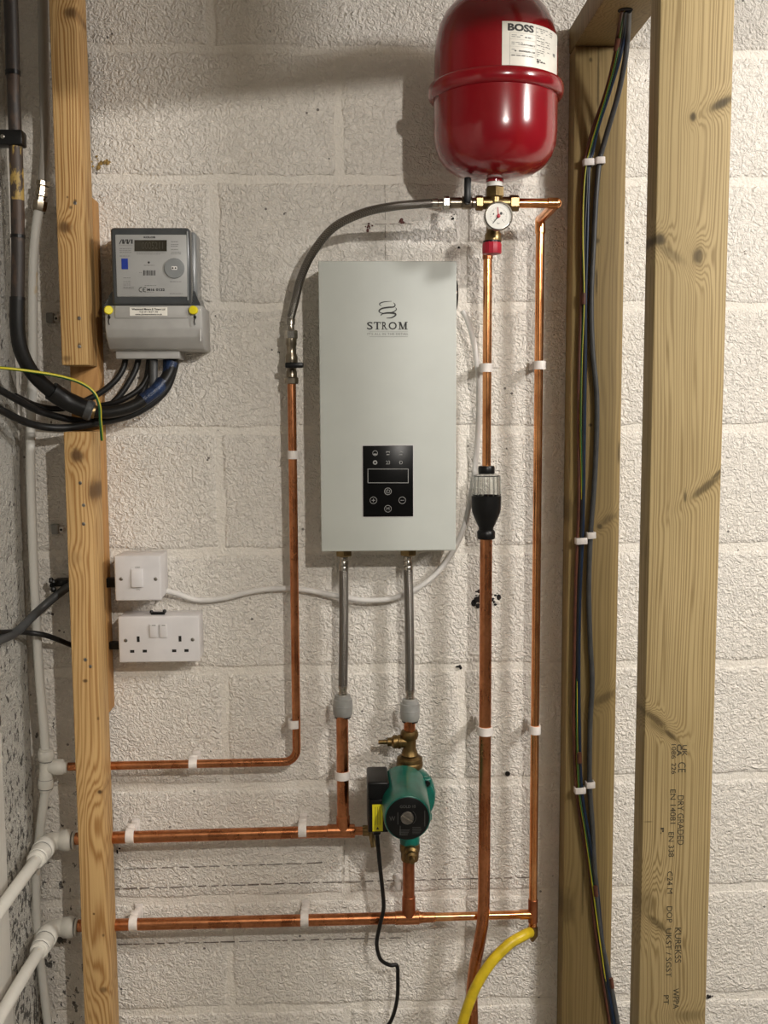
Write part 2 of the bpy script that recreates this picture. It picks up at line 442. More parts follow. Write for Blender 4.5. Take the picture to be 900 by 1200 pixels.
# ------------------------------------------------------------------ the room shell
COURSE = .225; Z0 = 2.22
XC = at(35, 800, 0).x                     # corner with the side wall
XR = 1.62
def block_mesh(w, h, seed):
    rnd = random.Random(seed); nx = max(4, int(w/.018)); nz = max(5, int(h/.018))
    ph = [rnd.uniform(0, 6.28) for _ in range(8)]
    def wob(t, a): return .0014*math.sin(t*31+ph[a])+.0010*math.sin(t*77+ph[a+1])
    us = [0, .0025, .006, .012]; 
    def axis(L, n):
        inner = [.012+(L-.024)*k/n for k in range(1, n)]
        return [0, .0025, .006, .012]+inner+[L-.012, L-.006, L-.0025, L]
    xs = axis(w, nx); zs = axis(h, nz); vs = []; fs = []
    for x in xs:
        for z in zs:
            ex = min(x, w-x); ez = min(z, h-z); e = min(ex, ez)
            y = .0046*math.exp(-e/.0026)+.0006*math.sin(x*23+ph[4])*math.sin(z*31+ph[5])
            px = x; pz = z
            if ex < .013: px += wob(z, 0 if x < w/2 else 2)
            if ez < .013: pz += wob(x, 1 if z < h/2 else 3)
            vs.append((px, y, pz))
    n = len(zs)
    for i in range(len(xs)-1):
        for j in range(n-1):
            fs.append([i*n+j, (i+1)*n+j, (i+1)*n+j+1, i*n+j+1])
    rim = [i*n for i in range(len(xs))]+[(len(xs)-1)*n+j for j in range(1, n)]+[i*n+n-1 for i in range(len(xs)-2, -1, -1)]+[j for j in range(n-2, 0, -1)]
    b = len(vs)
    for r in rim: vs.append((vs[r][0], .012, vs[r][2]))
    for k in range(len(rim)):
        k2 = (k+1) % len(rim); fs.append([rim[k2], rim[k], b+k, b+k2])
    return vs, fs
wall_back = MB().box(XC-.1, XR, .0030, .10, 0, 2.75).build('wall_back', m_mortar, origin=(0, 0, 0)); struct(wall_back)
JT = .0120
for k in range(-1, 10):                    # joint k lies under this course
    zb = Z0-COURSE*k+JT/2; off = 0 if k % 2 == 0 else .225
    i = math.floor((XC-off)/.45)
    while off+i*.45 < XR-.03:
        a = max(off+i*.45+JT/2, XC+.002); b = min(off+(i+1)*.45-JT/2, XR); i += 1
        if b-a < .03: continue
        vs, fs = block_mesh(b-a, COURSE-JT, k*31+i)
        MB().add([V(x+a, y, z+zb) for x, y, z in vs], fs).build('block', m_wall, wall_back, ang=80)
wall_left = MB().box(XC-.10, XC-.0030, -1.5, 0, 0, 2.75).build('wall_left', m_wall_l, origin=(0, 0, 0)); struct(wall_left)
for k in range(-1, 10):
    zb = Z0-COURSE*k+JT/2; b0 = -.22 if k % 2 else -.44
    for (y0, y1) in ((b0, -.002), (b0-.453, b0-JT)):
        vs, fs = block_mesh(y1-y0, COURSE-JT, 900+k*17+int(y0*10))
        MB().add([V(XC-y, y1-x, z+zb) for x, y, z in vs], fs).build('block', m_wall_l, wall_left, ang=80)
struct(MB().box(XC-.1, XR+1.2, -3.2, .1, -.06, 0).build('floor', m_floor, origin=(0, 0, 0)))
struct(MB().box(XC-.1, XR+1.2, -3.2, .1, 2.75, 2.80).build('ceiling', m_ceil, origin=(0, 0, 0)))

# lining board on the side wall at the very left
y_t = at_x(9, 1120, XC+.004).y
struct(MB().box(XC-.004, XC+.010, y_t-.10, y_t, 0, at_x(2, 900, XC+.01).z+.06, .002).build('trim_1', m_trim, origin=(XC, y_t, 0)))

# marks that belong to the wall
def wallmark(name, x0, y0, x1, y1, wpx, mat, dash=0, yoff=-.0012):
    mb = MB(); p = at(x0, y0, yoff); q = at(x1, y1, yoff); d = q-p; L = d.length; d.normalize(); nrm = V(-d.z, 0, d.x)*(wpx*mpp(x0, y0)/2)
    t = 0; rnd = random.Random(int(x0*7+y0))
    while t < L:
        s = min(L-t, rnd.uniform(.008, .03) if dash else L)
        a = p+d*t+V(0, 0, rnd.uniform(-1, 1)*.0006); b = p+d*(t+s)+V(0, 0, rnd.uniform(-1, 1)*.0006)
        wd = rnd.uniform(.6, 1.2)
        mb.prism([a-nrm*wd, b-nrm*wd, b+nrm*wd, a+nrm*wd], (0, .0022, 0)); t += s+(rnd.uniform(.002, .012) if dash else 1)
    return mb.build(name, mat, wall_back, smooth=False)
wallmark('pencil_line', 133, 1019, 380, 1011, .9, m_pencil, 1)
wallmark('pencil_line', 133, 1042, 385, 1034, 1.2, m_pencil, 1)
wallmark('pencil_line', 385, 1034, 622, 1028, 1.0, m_pencil, 1)
wallmark('pencil_line', 138, 1107, 470, 1099, .9, m_pencil, 1)
wallmark('pencil_line', 404, 985, 403, 1035, .7, m_pencilf, 1)
wallmark('pencil_line', 451, 216, 452, 304, .7, m_pencilf, 1)
wallmark('pencil_line', 424, 263, 484, 262, .7, m_pencilf, 1)
wallmark('pencil_line', 477, 1090, 477, 1108, .8, m_pencilf, 1)
def blob(name, px, py, r, mat, n=9, seed=1, Y=-.001, sz=1.0):
    rnd = random.Random(seed); c = at(px, py, 0); mb = MB(); u = mpp(px, py)
    for _ in range(n):
        q = c+V(rnd.gauss(0, r*.45)*u, rnd.uniform(-.003, .0005), rnd.gauss(0, r*.45*sz)*u)
        mb.ball(q, rnd.uniform(.15, .42)*r*u, (rnd.uniform(.7, 1.1), .12, rnd.uniform(.5, 1.3)), 8)
    return mb.build(name, mat, wall_back)
blob('plugged_hole', 432, 265, 5, m_rawl, 8, 3); blob('plugged_hole', 470, 259, 5, m_rawl, 8, 4)
blob('broken_render_hole', 560, 702, 9, m_dark, 16, 5); blob('broken_render_hole', 577, 699, 8, m_dark, 14, 6)
blob('foam_residue', 113, 195, 6, m_foam, 8, 8, sz=1.6); blob('foam_residue', 126, 191, 7, m_foam, 10, 9, sz=.6)
blob('dark_chip', 830, 1168, 5, m_dark, 8, 12, sz=.4); blob('dark_chip', 536, 782, 5, m_dark, 5, 13, sz=.3)
blob('dark_chip', 138, 996, 4, m_dark, 4, 14); blob('dark_chip', 326, 412, 2.5, m_dark, 3, 15)
blob('dark_chip', 873, 296, 3, m_pencilf, 4, 16); blob('dark_chip', 539, 290, 3, m_dark, 3, 17, sz=2); blob('dark_chip', 531, 254, 4, m_dark, 4, 18)
blob('dark_chip', 334, 250, 3, m_dark, 3, 19, sz=.4); blob('dark_chip', 600, 700, 2, m_dark, 2, 20)
MB().lathe(at(595, 907, -.0018), (0, 1, 0), [(.0046, 0), (.0050, .0012), (.0046, .003)], 14).build('drilled_hole', m_dark, wall_back)

# ------------------------------------------------------------------ timbers
def timber(name, x0, x1, yb, yf, z0, z1, label, knots, light, dark, knotc, freq, seed, bev=.0025, **kw):
    o = V((x0+x1)/2, yb, z0)
    kk = []
    for kn in knots:
        p = at(kn[0], kn[1], yf); kk.append((p.x-o.x, p.z-o.z)+tuple(kn[2:]))
    mat = wood('wood_'+name+str(seed), light, dark, knotc, freq, kk, **kw)
    ob = MB().box(x0, x1, yf, yb, z0, z1, bev, 2).build(name, mat, origin=o)
    return tag(ob, label, 'timber')
PL, PD, PK = (.60, .385, .165, 1), (.33, .165, .05, 1), (.085, .042, .016, 1)
BY = -.047                                 # face of the timber fixed to the wall
ux0, ux1 = at(64, 200, -.119).x, at(95.5, 200, -.119).x
upper = timber('timber_post', ux0, ux1, BY-.0005, -.119, at(88, 428, -.119).z, 2.7, 'pale pine post hanging down from the top, sawn end above black cables',
    [(83, 15, .010, .008, 1.5, .8), (75, 266, .010, .010, 2.2, .75), (88, 236, .003, .004, 0, .8), (83, 243, .003, .003, 0, .7), (79, 231, .002, .002, 0, .7),
     (92, 373, .003, .004, 0, .8), (93, 405, .003, .004, 0, .8), (78, 420, .008, .005, 0, .55)], PL, PD, PK, 170, 1, wob=2.2, contrast=1.0)
lx0, lx1 = at(81, 700, -.119).x, at(112.5, 700, -.119).x
lower = timber('timber_post', lx0, lx1, BY-.0005, -.119, 0, at(95, 506, -.119).z, 'yellow pine post standing in front of the copper pipe ends',
    [(90, 534, .010, .010, 2.0, .9), (108, 576, .006, .016, 1.2, .8), (94, 566, .0025, .003, 0, .95), (98, 592, .0025, .0025, 0, .8), (98, 614, .0025, .003, 0, .8),
     (100, 773, .003, .003, 0, .9), (106, 781, .003, .003, 0, .8), (100, 798, .004, .003, 0, .9), (117, 928, .004, .004, .6, 1), (115, 842, .002, .003, 0, .7),
     (98, 1020, .018, .07, 5, 0), (112, 960, .012, .03, 2.5, 0), (104, 1110, .014, .05, 4, 0), (110, 1071, .002, .002, 0, .9), (121, 1096, .0025, .003, 0, .7), (121, 1160, .007, .006, 1, .6), (88, 655, .010, .012, 1.2, .15)], PL, PD, PK, 130, 2, wob=2.4, contrast=.85)
for (px, py, par, yf) in ((93, 373, upper, -.119), (93, 406, upper, -.119), (88, 238, upper, -.119), (94, 566, lower, -.119), (98, 592, lower, -.119), (98, 614, lower, -.119), (100, 773, lower, -.119), (106, 781, lower, -.119)):
    c = at(px, py, yf)
    MB().lathe(c+V(0, -.0006, 0), (0, 1, 0), [(.0022, 0), (.0030, .0003), (.0026, .004)], 10).build('screw', m_screw, par)
bx1 = at(124, 490, 0).x
timber('timber_batten', bx1-.050, bx1, -.0005, BY, at(130, 836, BY).z, at(115, 231, BY).z, 'orange pine batten fixed flat to the wall behind the two pine posts',
    [(100, 470, .02, .03, 1.5, 0)], (.50, .27, .095, 1), (.30, .13, .038, 1), PK, 60, 3, wob=1, contrast=.4)
TL_SHADED, TD, TK = (.275, .195, .082, 1), (.14, .092, .032, 1), (.055, .038, .014, 1)  # wall stud wood darkened to carry the front stud's shadow; rail shares it
sx0, sx1 = at(666.5, 600, BY).x, at(726, 600, BY).x
zU = at(708, 54, BY).z
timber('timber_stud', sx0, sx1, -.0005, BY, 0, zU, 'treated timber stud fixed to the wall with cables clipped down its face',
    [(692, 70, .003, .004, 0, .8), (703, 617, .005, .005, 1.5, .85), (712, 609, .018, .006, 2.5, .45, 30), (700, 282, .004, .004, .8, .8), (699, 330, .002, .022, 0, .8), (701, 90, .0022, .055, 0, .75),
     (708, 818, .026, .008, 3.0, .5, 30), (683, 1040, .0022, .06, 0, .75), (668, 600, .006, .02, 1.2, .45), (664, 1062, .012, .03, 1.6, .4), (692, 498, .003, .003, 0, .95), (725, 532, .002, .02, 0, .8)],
    TL_SHADED, TD, TK, 150, 4, wob=1.4, contrast=.5, blotch=(.22, .16, .06, 1))
FY = -.520
fx0, fx1 = at(765.5, 400, FY).x, at(850, 400, FY).x
front_knots = [(846, 121, .016, .006, 3, .95, 28), (812, 137, .004, .006, 2, .95), (772, 281, .009, .008, 3, 1.0), (786, 297, .022, .006, 1.5, .4, -35), (818, 300, .007, .011, 6, .8),
    (828, 570, .026, .005, 2, .75, 38), (840, 556, .012, .003, 0, .8, 45), (803, 583, .0025, .008, 0, .8), (768, 843, .020, .005, 4, .75, -38), (785, 861, .012, .0035, 2, .85, -42), (772, 852, .02, .006, 2, .4, -35),
    (757, 1058, .014, .020, 7, .3), (770, 1082, .022, .005, 2, .6, -42), (760, 963, .006, .001, 0, .6), (806, 1190, .02, .008, 2, .35)]
fstud = timber('timber_stud', fx0, fx1, FY+.045, FY, 0, 2.7, 'broad pale treated timber stud nearest the viewer, stamped with grading marks',
    front_knots, (.37, .28, .138, 1), (.19, .13, .052, 1), TK, 230, 5, wob=1.6, contrast=.75, blotch=(.265, .20, .09, 1))
# grading stamp, reading downwards
fz = lambda py: at(790, py, FY).z
def stamp(s, xpx, y0, y1, hpx, bold=.0):
    a = at(xpx, y0, FY); b = at(xpx, y1, FY); mb = MB(); h = hpx*mpp(xpx, y0, FY)
    d = b-a
    text(mb, s, lambda u, v: a+d*u+V(v, 0, 0)+V(0, -.0005, 0), 0, 1, -h/2, h/2, bold)
    mb.build('stamp_mark', m_stamp, fstud, smooth=False)
stamp('UK', 802, 873, 886, 6, .01); stamp('CA', 796, 872, 886, 6, .03); stamp('CE', 799, 893, 905, 9, .0)
stamp('DRY GRADED', 797.5, 932, 990, 7.5); stamp('KUREKSS', 794.5, 1087, 1128, 7.5); stamp('WPPA', 792, 1158, 1182, 7)
stamp('1086', 789.5, 872, 889, 5.5); stamp('226', 789.5, 894, 907, 5.5); stamp('EN 14081', 788.5, 925, 965, 6.5); stamp('EN 338', 786.5, 975, 1004, 6.5)
stamp('C24 M', 785, 1021, 1047, 6.5); stamp('DOP', 784.5, 1062, 1081, 6.5); stamp('UKST / SGST', 783.5, 1088, 1145, 6.5); stamp('PT', 780.5, 1166, 1177, 6); stamp('P.', 776, 970, 977, 4, .03)
# horizontal rail between the studs, running towards the viewer
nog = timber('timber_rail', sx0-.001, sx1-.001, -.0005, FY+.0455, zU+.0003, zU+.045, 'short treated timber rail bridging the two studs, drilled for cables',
    [], TL_SHADED, TD, TK, 120, 6, wob=2.6, contrast=.5, sidemix=.25, blotch=(.22, .16, .06, 1))
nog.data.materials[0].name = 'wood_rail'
hole = at_z(735, 12, zU)
MB().lathe(V(hole.x-.003, hole.y, zU-.0012), (0, 0, 1), [(.011, 0), (.012, .0008), (.011, .002)], 18).build('drilled_hole', m_dark, nog)
# unseen bulkhead added above the viewer, sloped to shade the top of the wall
ua, ub = V(-.50, -1.15, 2.069), V(1.12, -1.15, 2.236)
struct(MB().prism([ua, ub, V(1.12, -1.15, 2.76), V(-.50, -1.15, 2.76)], (0, -.09, 0)).build('added_shade_bulkhead', m_ceil, origin=(0, -1.15, 0), smooth=False))

# ------------------------------------------------------------------ pipe clips
def clip(px, py, Y, r, axis, label, side=0):
    c = at(px, py, Y); t = thing('pipe_clip', label, 'pipe clip', V(c.x, 0, c.z), 'white plastic pipe clips on the wall')
    ax = V(0, 0, 1) if axis == 'v' else V(1, 0, 0); per = V(1, 0, 0) if axis == 'v' else V(0, 0, 1)
    hw = .0075; R0 = r+.0003; R1 = r+.0030; mb = MB(); n = 22
    a0, a1 = math.radians(35), math.radians(325); vs = []; fs = []
    for k in range(n+1):                   # open ring, gap against the wall
        a = a0+(a1-a0)*k/n; d = per*math.sin(a)+V(0, 1, 0)*math.cos(a)
        for rr, h in ((R0, -hw), (R1, -hw), (R1, hw), (R0, hw)): vs.append(c+d*rr+ax*h)
    for k in range(n):
        for j in range(4): fs.append([k*4+j, k*4+(j+1) % 4, k*4+4+(j+1) % 4, k*4+4+j])
    fs += [[0, 1, 2, 3], [n*4+3, n*4+2, n*4+1, n*4]]
    mb.add(vs, fs).build('band', m_clip, t)
    st = MB(); y0 = c.y+r+.0006
    # saddle wings, then the foot on the wall
    wv = R1+.001
    def bx(p0, p1, q0, q1, h):
        lo = c+per*p0-ax*h; hi = c+per*p1+ax*h
        st.box(min(lo.x, hi.x), max(lo.x, hi.x), q0, q1, min(lo.z, hi.z), max(lo.z, hi.z), .0012)
    bx(-wv, wv, y0+.0004, y0+.005, hw*.95)
    bx(-wv*.55, wv*.55, y0+.004, -.0005, hw*.8)
    bx(-wv*.9, wv*.9, -.005, -.0003, hw)
    if axis == 'h': bx(r*.55, wv+.003, y0-.006, y0+.002, hw*.9)
    st.build('foot', m_clip, t)
    return t
R15, R22 = .0078, .0112
PY = -.045; DY = -.074; MY = -.168
CG = 'copper pipes'
def collar(t, p0, p1, r, mat, name='solder_collar'):
    return MB().cyl(p0, p1, r, n=20, bev=.0012).build(name, mat, t)

# left L-shaped 15 mm pipe
vx = at(344.5, 650, PY).x; zt = at(344, 449, PY).z; zb = at(330, 893, PY).z
L0 = at(79, 898.5, PY); Lb = V(vx, PY, zb)
t = thing('copper_pipe', 'thin copper pipe dropping from the small lever valve and turning left along the wall', 'pipe', (vx, 0, zb), CG)
be = .024
pts = [V(vx, PY, zt), V(vx, PY, zb+be)]+[V(vx-be+be*math.cos(a), PY, zb+be-be*math.sin(a)) for a in [math.pi/2*k/8 for k in range(1, 9)]]+[V(L0.x, PY, L0.z)]
MB().tube(pts, R15, 18, 0).build('pipe', m_copper, t)
clip(344, 533, PY, R15, 'v', 'white clip on the left vertical copper pipe, beside the middle of the white heater')
clip(344.5, 848, PY, R15, 'v', 'white clip just above the bend of the left L-shaped copper pipe')
clip(226.5, 895, PY, R15, 'h', 'white clip on the highest of the three horizontal copper pipes at left')

# left lever valve above it
vc = lambda y, Y=PY: V(vx, Y, at(343, y, Y).z)
t = thing('isolation_valve', 'small brass lever valve with black handle left of the white heater', 'valve', vc(450))
MB().hexa(vc(450), vc(442), .0122).build('nut', m_nickel, t)
MB().lathe(vc(442), V(0, 0, 1), [(.0098, 0), (.0098, .010), (.0085, .012), (.0085, .020), (.0112, .026), (.0112, .036), (.0088, .042), (.0088, .056), (.0100, .058), (.0100, .068)], 20).build('body', m_nickel, t)
c = vc(428.5)
lev = MB().box(vx-.010, vx+.022, PY-.024, PY-.013, c.z-.0048, c.z+.0048, .002); lev.cyl(V(vx, PY-.0, c.z), V(vx, PY-.020, c.z), .0055).build('handle', m_black, t)
MB().hexa(vc(397.2), vc(387), .0118).build('union_nut', m_steel, t)

# braided filling loop
t = thing('braided_hose', 'braided steel hose arching over the top left corner of the white heater', 'hose', vc(386))
hp = [vc(372)]+[at(x, y, Y) for x, y, Y in ((346, 352, -.050), (352.5, 326, -.062), (366, 297, -.082), (390, 267.5, -.110), (424, 250, -.138), (460, 242, -.158), (500, 238.5, MY), (508, 238.2, MY))]
MB().tube(hp, .0072, 16, 8).build('braided_hose_body', m_braid, t)
MB().lathe(vc(386.5), V(0, 0, 1), [(.0070, 0), (.0060, .002), (.0060, .008), (.0078, .009), (.0078, .018), (.0070, .020)], 18).build('ferrule', m_steel, t)
a = at(506, 238.3, MY); b = at(519, 238, MY)
MB().lathe(a, b-a, [(.0070, 0), (.0082, .001), (.0082, .009), (.0066, .011), (.0066, (b-a).length)], 18).build('ferrule', m_steel, t)

# ------------------------------------------------------------------ pressure manifold under the vessel
mz = at(583, 238, MY).z; mx = lambda px: at(px, 238, MY).x
t = thing('pressure_manifold', 'brass manifold with pressure gauge and red relief cap below the red vessel', 'manifold', V(mx(580), MY, mz-.06))
def hor(x0, x1, r, name, mat, hx=False, par=None):
    mb = MB(); p, q = V(mx(x0), MY, mz), V(mx(x1), MY, mz)
    (mb.hexa(p, q, r) if hx else mb.cyl(p, q, r, bev=.0012))
    return mb.build(name, mat, par or t)
hor(519, 527, .0112, 'union_nut', m_steel, True); hor(527, 541, .0090, 'valve_body', m_nickel); hor(541, 553, .0105, 'valve_body', m_nickel)
hor(553, 558, .0085, 'valve_body', m_nickel); hor(557, 566, .0125, 'union_nut', m_brass, True)
hor(565, 600, .0105, 'body', m_brass)
hor(597, 608, .0135, 'union_nut', m_brass, True)
lv = MB(); p = V(mx(546.5), MY, mz); lv.cyl(p, p+V(0, -.017, 0), .0050)
lv.box(p.x-.0058, p.x+.0058, MY-.020, MY-.012, mz-.004, at(546, 210, MY).z, .003).build('lever_handle', m_black, t)
nx = mx(579.5)
MB().hexa(V(nx, MY, at(580, 232, MY).z), V(nx, MY, at(580, 219, MY).z), .0158, 0.0).build('vessel_nut', m_brass, t)
MB().cyl(V(nx, MY, at(580, 219, MY).z), V(nx, MY, at(580, 213.5, MY).z), .0130).build('ptfe_tape', m_ptfe, t)
MB().cyl(V(nx, MY, mz-.004), V(nx, MY, mz+.012), .0115).build('body', m_brass, t)
# relief valve below
rx = mx(578)
MB().lathe(V(rx, MY, at(578, 284, MY).z), V(0, 0, 1), [(.0135, 0), (.0140, .002), (.0140, .012), (.0115, .016), (.0115, .040)], 22).build('relief_valve_body', m_brass, t)
zc0, zc1 = at(577, 298.5, MY).z, at(577, 284.5, MY).z
MB().lathe(V(mx(576.5), MY-.002, zc0), V(0, 0, 1), [(.0085, -.0005), (.0095, 0), (.0155, .001), (.0160, .004), (.0160, zc1-zc0-.004), (.0150, zc1-zc0)], 14).build('relief_cap', m_redcap, t, ang=20)
MB().lathe(V(mx(576.5), MY-.002, zc1-.0005), V(0, 0, 1), [(.0150, 0), (.0150, .003)], 20).build('cap_washer', m_black, t)
# gauge, facing the viewer
gc = at(584, 253.5, MY-.045); gax = (CAM-gc).normalized(); gax = V(-.04, -1, -.02).normalized()
gb = MB().lathe(gc, gax, [(.0205, -.017), (.0225, -.015), (.0232, -.004), (.0232, 0), (.0215, .002)], 36).build('gauge', m_steel, t)
MB().lathe(gc, gax, [(.012, -.034), (.012, -.016)], 16).build('gauge_stem', m_brass, t)
_, ga, gb2 = frame(gax); gu = V(1, 0, 0)-gax*gax.x; gu.normalize(); gv = gu.cross(gax); gv = gv if gv.z > 0 else -gv
gf = lambda u, v, h=.0: gc+gax*(.0024+h)+gu*u+gv*v
mb = MB(); disc(mb, gf, 0, 0, .0203, 32); mb.build('dial', m_dial, gb, smooth=False)
mb = MB()
for k in range(25):
    a = math.radians(225-270*k/24); r0 = .0125 if k % 4 else .0112
    u = V(math.cos(a), math.sin(a)); n2 = V(-u.y, u.x)*.00022
    q = [u*r0-n2, u*.0140-n2, u*.0140+n2, u*r0+n2]; mb.add([gf(p[0], p[1], .0002) for p in q], [[0, 1, 2, 3]])
for k, s in enumerate(('0', '1', '2', '3', '4')):
    a = math.radians(225-270*k/4); text(mb, s, lambda u, v: gf(u, v, .0002), .0088*math.cos(a)-.0009, .0088*math.cos(a)+.0009, .0088*math.sin(a)-.0013, .0088*math.sin(a)+.0013)
text(mb, 'bar', lambda u, v: gf(u, v, .0002), -.0025, .0025, -.0125, -.0098)
disc(mb, lambda u, v: gf(u, v, .0002), .0042, .0042, .0023)
mb.build('dial_print', m_print, gb, smooth=False)
def needle(name, ang, l0, l1, wd, mat, h):
    u = V(math.cos(ang), math.sin(ang)); n2 = V(-u.y, u.x)*wd; mb = MB()
    mb.add([gf(*p, h) for p in (u*l0-n2, u*l1-n2*.3, u*l1+n2*.3, u*l0+n2)], [[0, 1, 2, 3]]); return mb.build(name, mat, gb, smooth=False)
needle('black_needle', math.radians(232), -.003, .0150, .0014, m_print, .0006); needle('red_needle', math.radians(97), 0, .0145, .0011, m_redcap, .0010)
mb = MB(); mb.lathe(gf(0, 0, .0006), gax, [(.0030, 0), (.0030, .0012), (.0022, .0018)], 14).build('needle_hub', m_redcap, gb)
MB().lathe(gc, gax, [(.0215, .0018), (.0232, .0026), (.0228, .0046), (.0208, .0050), (.0206, .0028)], 36, caps=False).build('bezel', m_steel, gb)

# ------------------------------------------------------------------ red expansion vessel
TY = MY; tcx = at(580.5, 120, TY).x; tu = mpp(580, 110, TY)
zz = lambda y: at(580.5, y, TY).z
t = thing('expansion_vessel', 'glossy red expansion vessel with raised rim and white label', 'expansion vessel', V(tcx, TY, zz(213)))
prof = [(0.5, 211.5), (14, 211.2), (30, 208.8), (46, 203.5), (58, 195.5), (66, 185), (70.5, 172), (72, 157), (72.3, 122)]
prof2 = [(72.2, 100), (71.6, 64), (70, 47), (66.5, 32), (60, 18), (50, 6), (38, -3), (20, -9), (0.5, -11)]
vs0 = zz(213); pr = [(r*tu, zz(y)-vs0) for r, y in prof+prof2]
vb = MB().lathe(V(tcx, TY, vs0), V(0, 0, 1), pr, 64, caps=False).build('shell', m_red, t, ang=60)
pr = [(r*tu, zz(y)-vs0) for r, y in ((71.5, 119), (75, 118.5), (78, 115.5), (79, 111), (79, 105.5), (78, 102.5), (75, 101), (71.5, 100.5))]
MB().lathe(V(tcx, TY, vs0), V(0, 0, 1), pr, 64, caps=False).build('rim', m_red, t, ang=60)
MB().lathe(V(nx, TY, at(580, 214, TY).z), V(0, 0, 1), [(.0145, 0), (.0150, .014)], 24).build('neck', m_red, t)
# wall strap that carries it
mb = MB().box(tcx-.02, tcx+.02, TY+.110, -.0005, zz(140), zz(60), .002); mb.build('wall_bracket', m_steel, t)
Rt = 72.0*tu+.0006
def lab(u, v, h=0.0):                      # u: angle (deg) from straight at the room, v: z
    a = math.radians(u); return V(tcx+(Rt+h)*math.sin(a), TY-(Rt+h)*math.cos(a), v)
A0, A1 = -3.0, 66.0
lz1 = at(590, 21.5, TY-.112).z; lz0 = at(590, 80.5, TY-.112).z; lh = lz1-lz0
mb = MB(); N = 20
ul = [(A0+(A1-A0)*k/N) for k in range(N+1)]
for k in range(N):
    b0 = lz0+(.006 if k == 0 else 0); b1 = lz0
    mb.quad(lab(ul[k], b0), lab(ul[k+1], b1), lab(ul[k+1], lz1), lab(ul[k], lz1))
lb = mb.build('label', m_label, t, ang=60)
LL = lambda h: (lambda u, v: lab(A0+(A1-A0)*u, lz0+lh*v, h))
mb = MB(); text(mb, 'BOSS', LL(.0004), .07, .43, .81, .96, .045)
mb.build('lettering', m_print, lb, smooth=False)
mb = MB(); f = LL(.0004)
def rows(x0, x1, ys, hh, seed, gap=.25):
    rnd = random.Random(seed)
    for y in ys:
        x = x0
        while x < x1:
            wv = rnd.uniform(.02, .07); 
            if rnd.random() > gap: rect(mb, f, x, min(x1, x+wv), y-hh/2, y+hh/2)
            x += wv+.012
rows(.47, .80, [.93, .89, .85], .014, 1); rows(.12, .27, [.73, .695, .585, .55, .44], .012, 2); rows(.30, .40, [.70], .026, 3, 0)
mb.build('fine_print', m_greyprint, lb, smooth=False); mb = MB()
text(mb, 'CAPTUBE13', f, .25, .45, .535, .565, .02); text(mb, '6  000000-18', f, .16, .45, .40, .435, .03); rows(.12, .44, [.325], .016, 5, .1)
rows(.48, .62, [.78, .735, .68, .64, .59, .54, .49, .45, .41, .37], .011, 6, .3); rows(.64, .74, [.77, .70, .65, .60, .55, .50], .012, 7, .3)
rows(.48, .62, [.30, .26], .022, 8, .3); text(mb, '8', f, .49, .515, .22, .29, .03); text(mb, '9 lt', f, .56, .64, .25, .28, .02); rows(.25, .75, [.07, .03], .011, 9, .15)
mb.build('small_print', m_print, lb, smooth=False)
mb = MB(); rect(mb, f, .10, .46, .775, .778, 6); rect(mb, f, .10, .46, .645, .648, 6); rect(mb, f, .10, .46, .50, .503, 6); rect(mb, f, .10, .46, .365, .368, 6); rect(mb, f, .465, .468, .30, .95); rect(mb, f, .098, .101, .10, .78)
for a, b, h_ in ((.82, .86, .0), (.84, .875, -.02), (.855, .885, .01)): rect(mb, f, a, b, .50+h_, .545+h_)
mb.build('form_lines', m_greyprint, lb, smooth=False)['kind'] = 'stuff'

# ------------------------------------------------------------------ copper from the manifold round and down the wall
px5 = at(629.5, 600, PY-.005).x; P5 = PY-.005
ex = mx(652); zt5 = at(634, 262, P5).z; zb5 = at(626, 1085, P5).z
t = thing('copper_pipe', 'tall thin copper riser at the right with an elbow up to the brass manifold', 'pipe', V(px5, 0, zb5), CG)
e0 = V(mx(607), MY, mz); e1 = V(ex, MY, mz)
# union leg: out of manifold, back to the wall, then down
px_back = V(px5, P5, zt5+.006)
MB().tube([e0, V(ex-.004, MY, mz)], R15, 18, 0).build('pipe', m_copper_new, t)
MB().cyl(V(mx(641), MY, mz), V(ex+.002, MY, mz), R15+.0014, bev=.001).build('elbow', m_copper_new, t)
MB().ball(e1, R15+.0014, n=16).build('elbow', m_copper_new, t)
MB().tube([e1, px_back], R15+.0006, 18, 0).build('pipe', m_copper_new, t)
MB().ball(px_back, R15+.0014, n=16).build('elbow', m_copper_new, t)
MB().cyl(px_back, V(px5, P5, zt5-.018), R15+.0014, bev=.001).build('elbow', m_copper_new, t)
MB().tube([V(px5, P5, zt5), V(px5, P5, zb5)], R15, 18, 0).build('pipe', m_copper_new, t)
zt_ = at(622, 1071.5, P5).z
MB().cyl(V(px5, P5, zt_+.030), V(px5, P5, zt_-.016), R15+.0014, bev=.001).build('tee', m_copper_dull, t)
clip(632.5, 428, P5, R15, 'v', 'upper white clip on the copper riser nearest the timber stud')
clip(627, 855, P5, R15, 'v', 'lower white clip on the copper riser nearest the timber stud')

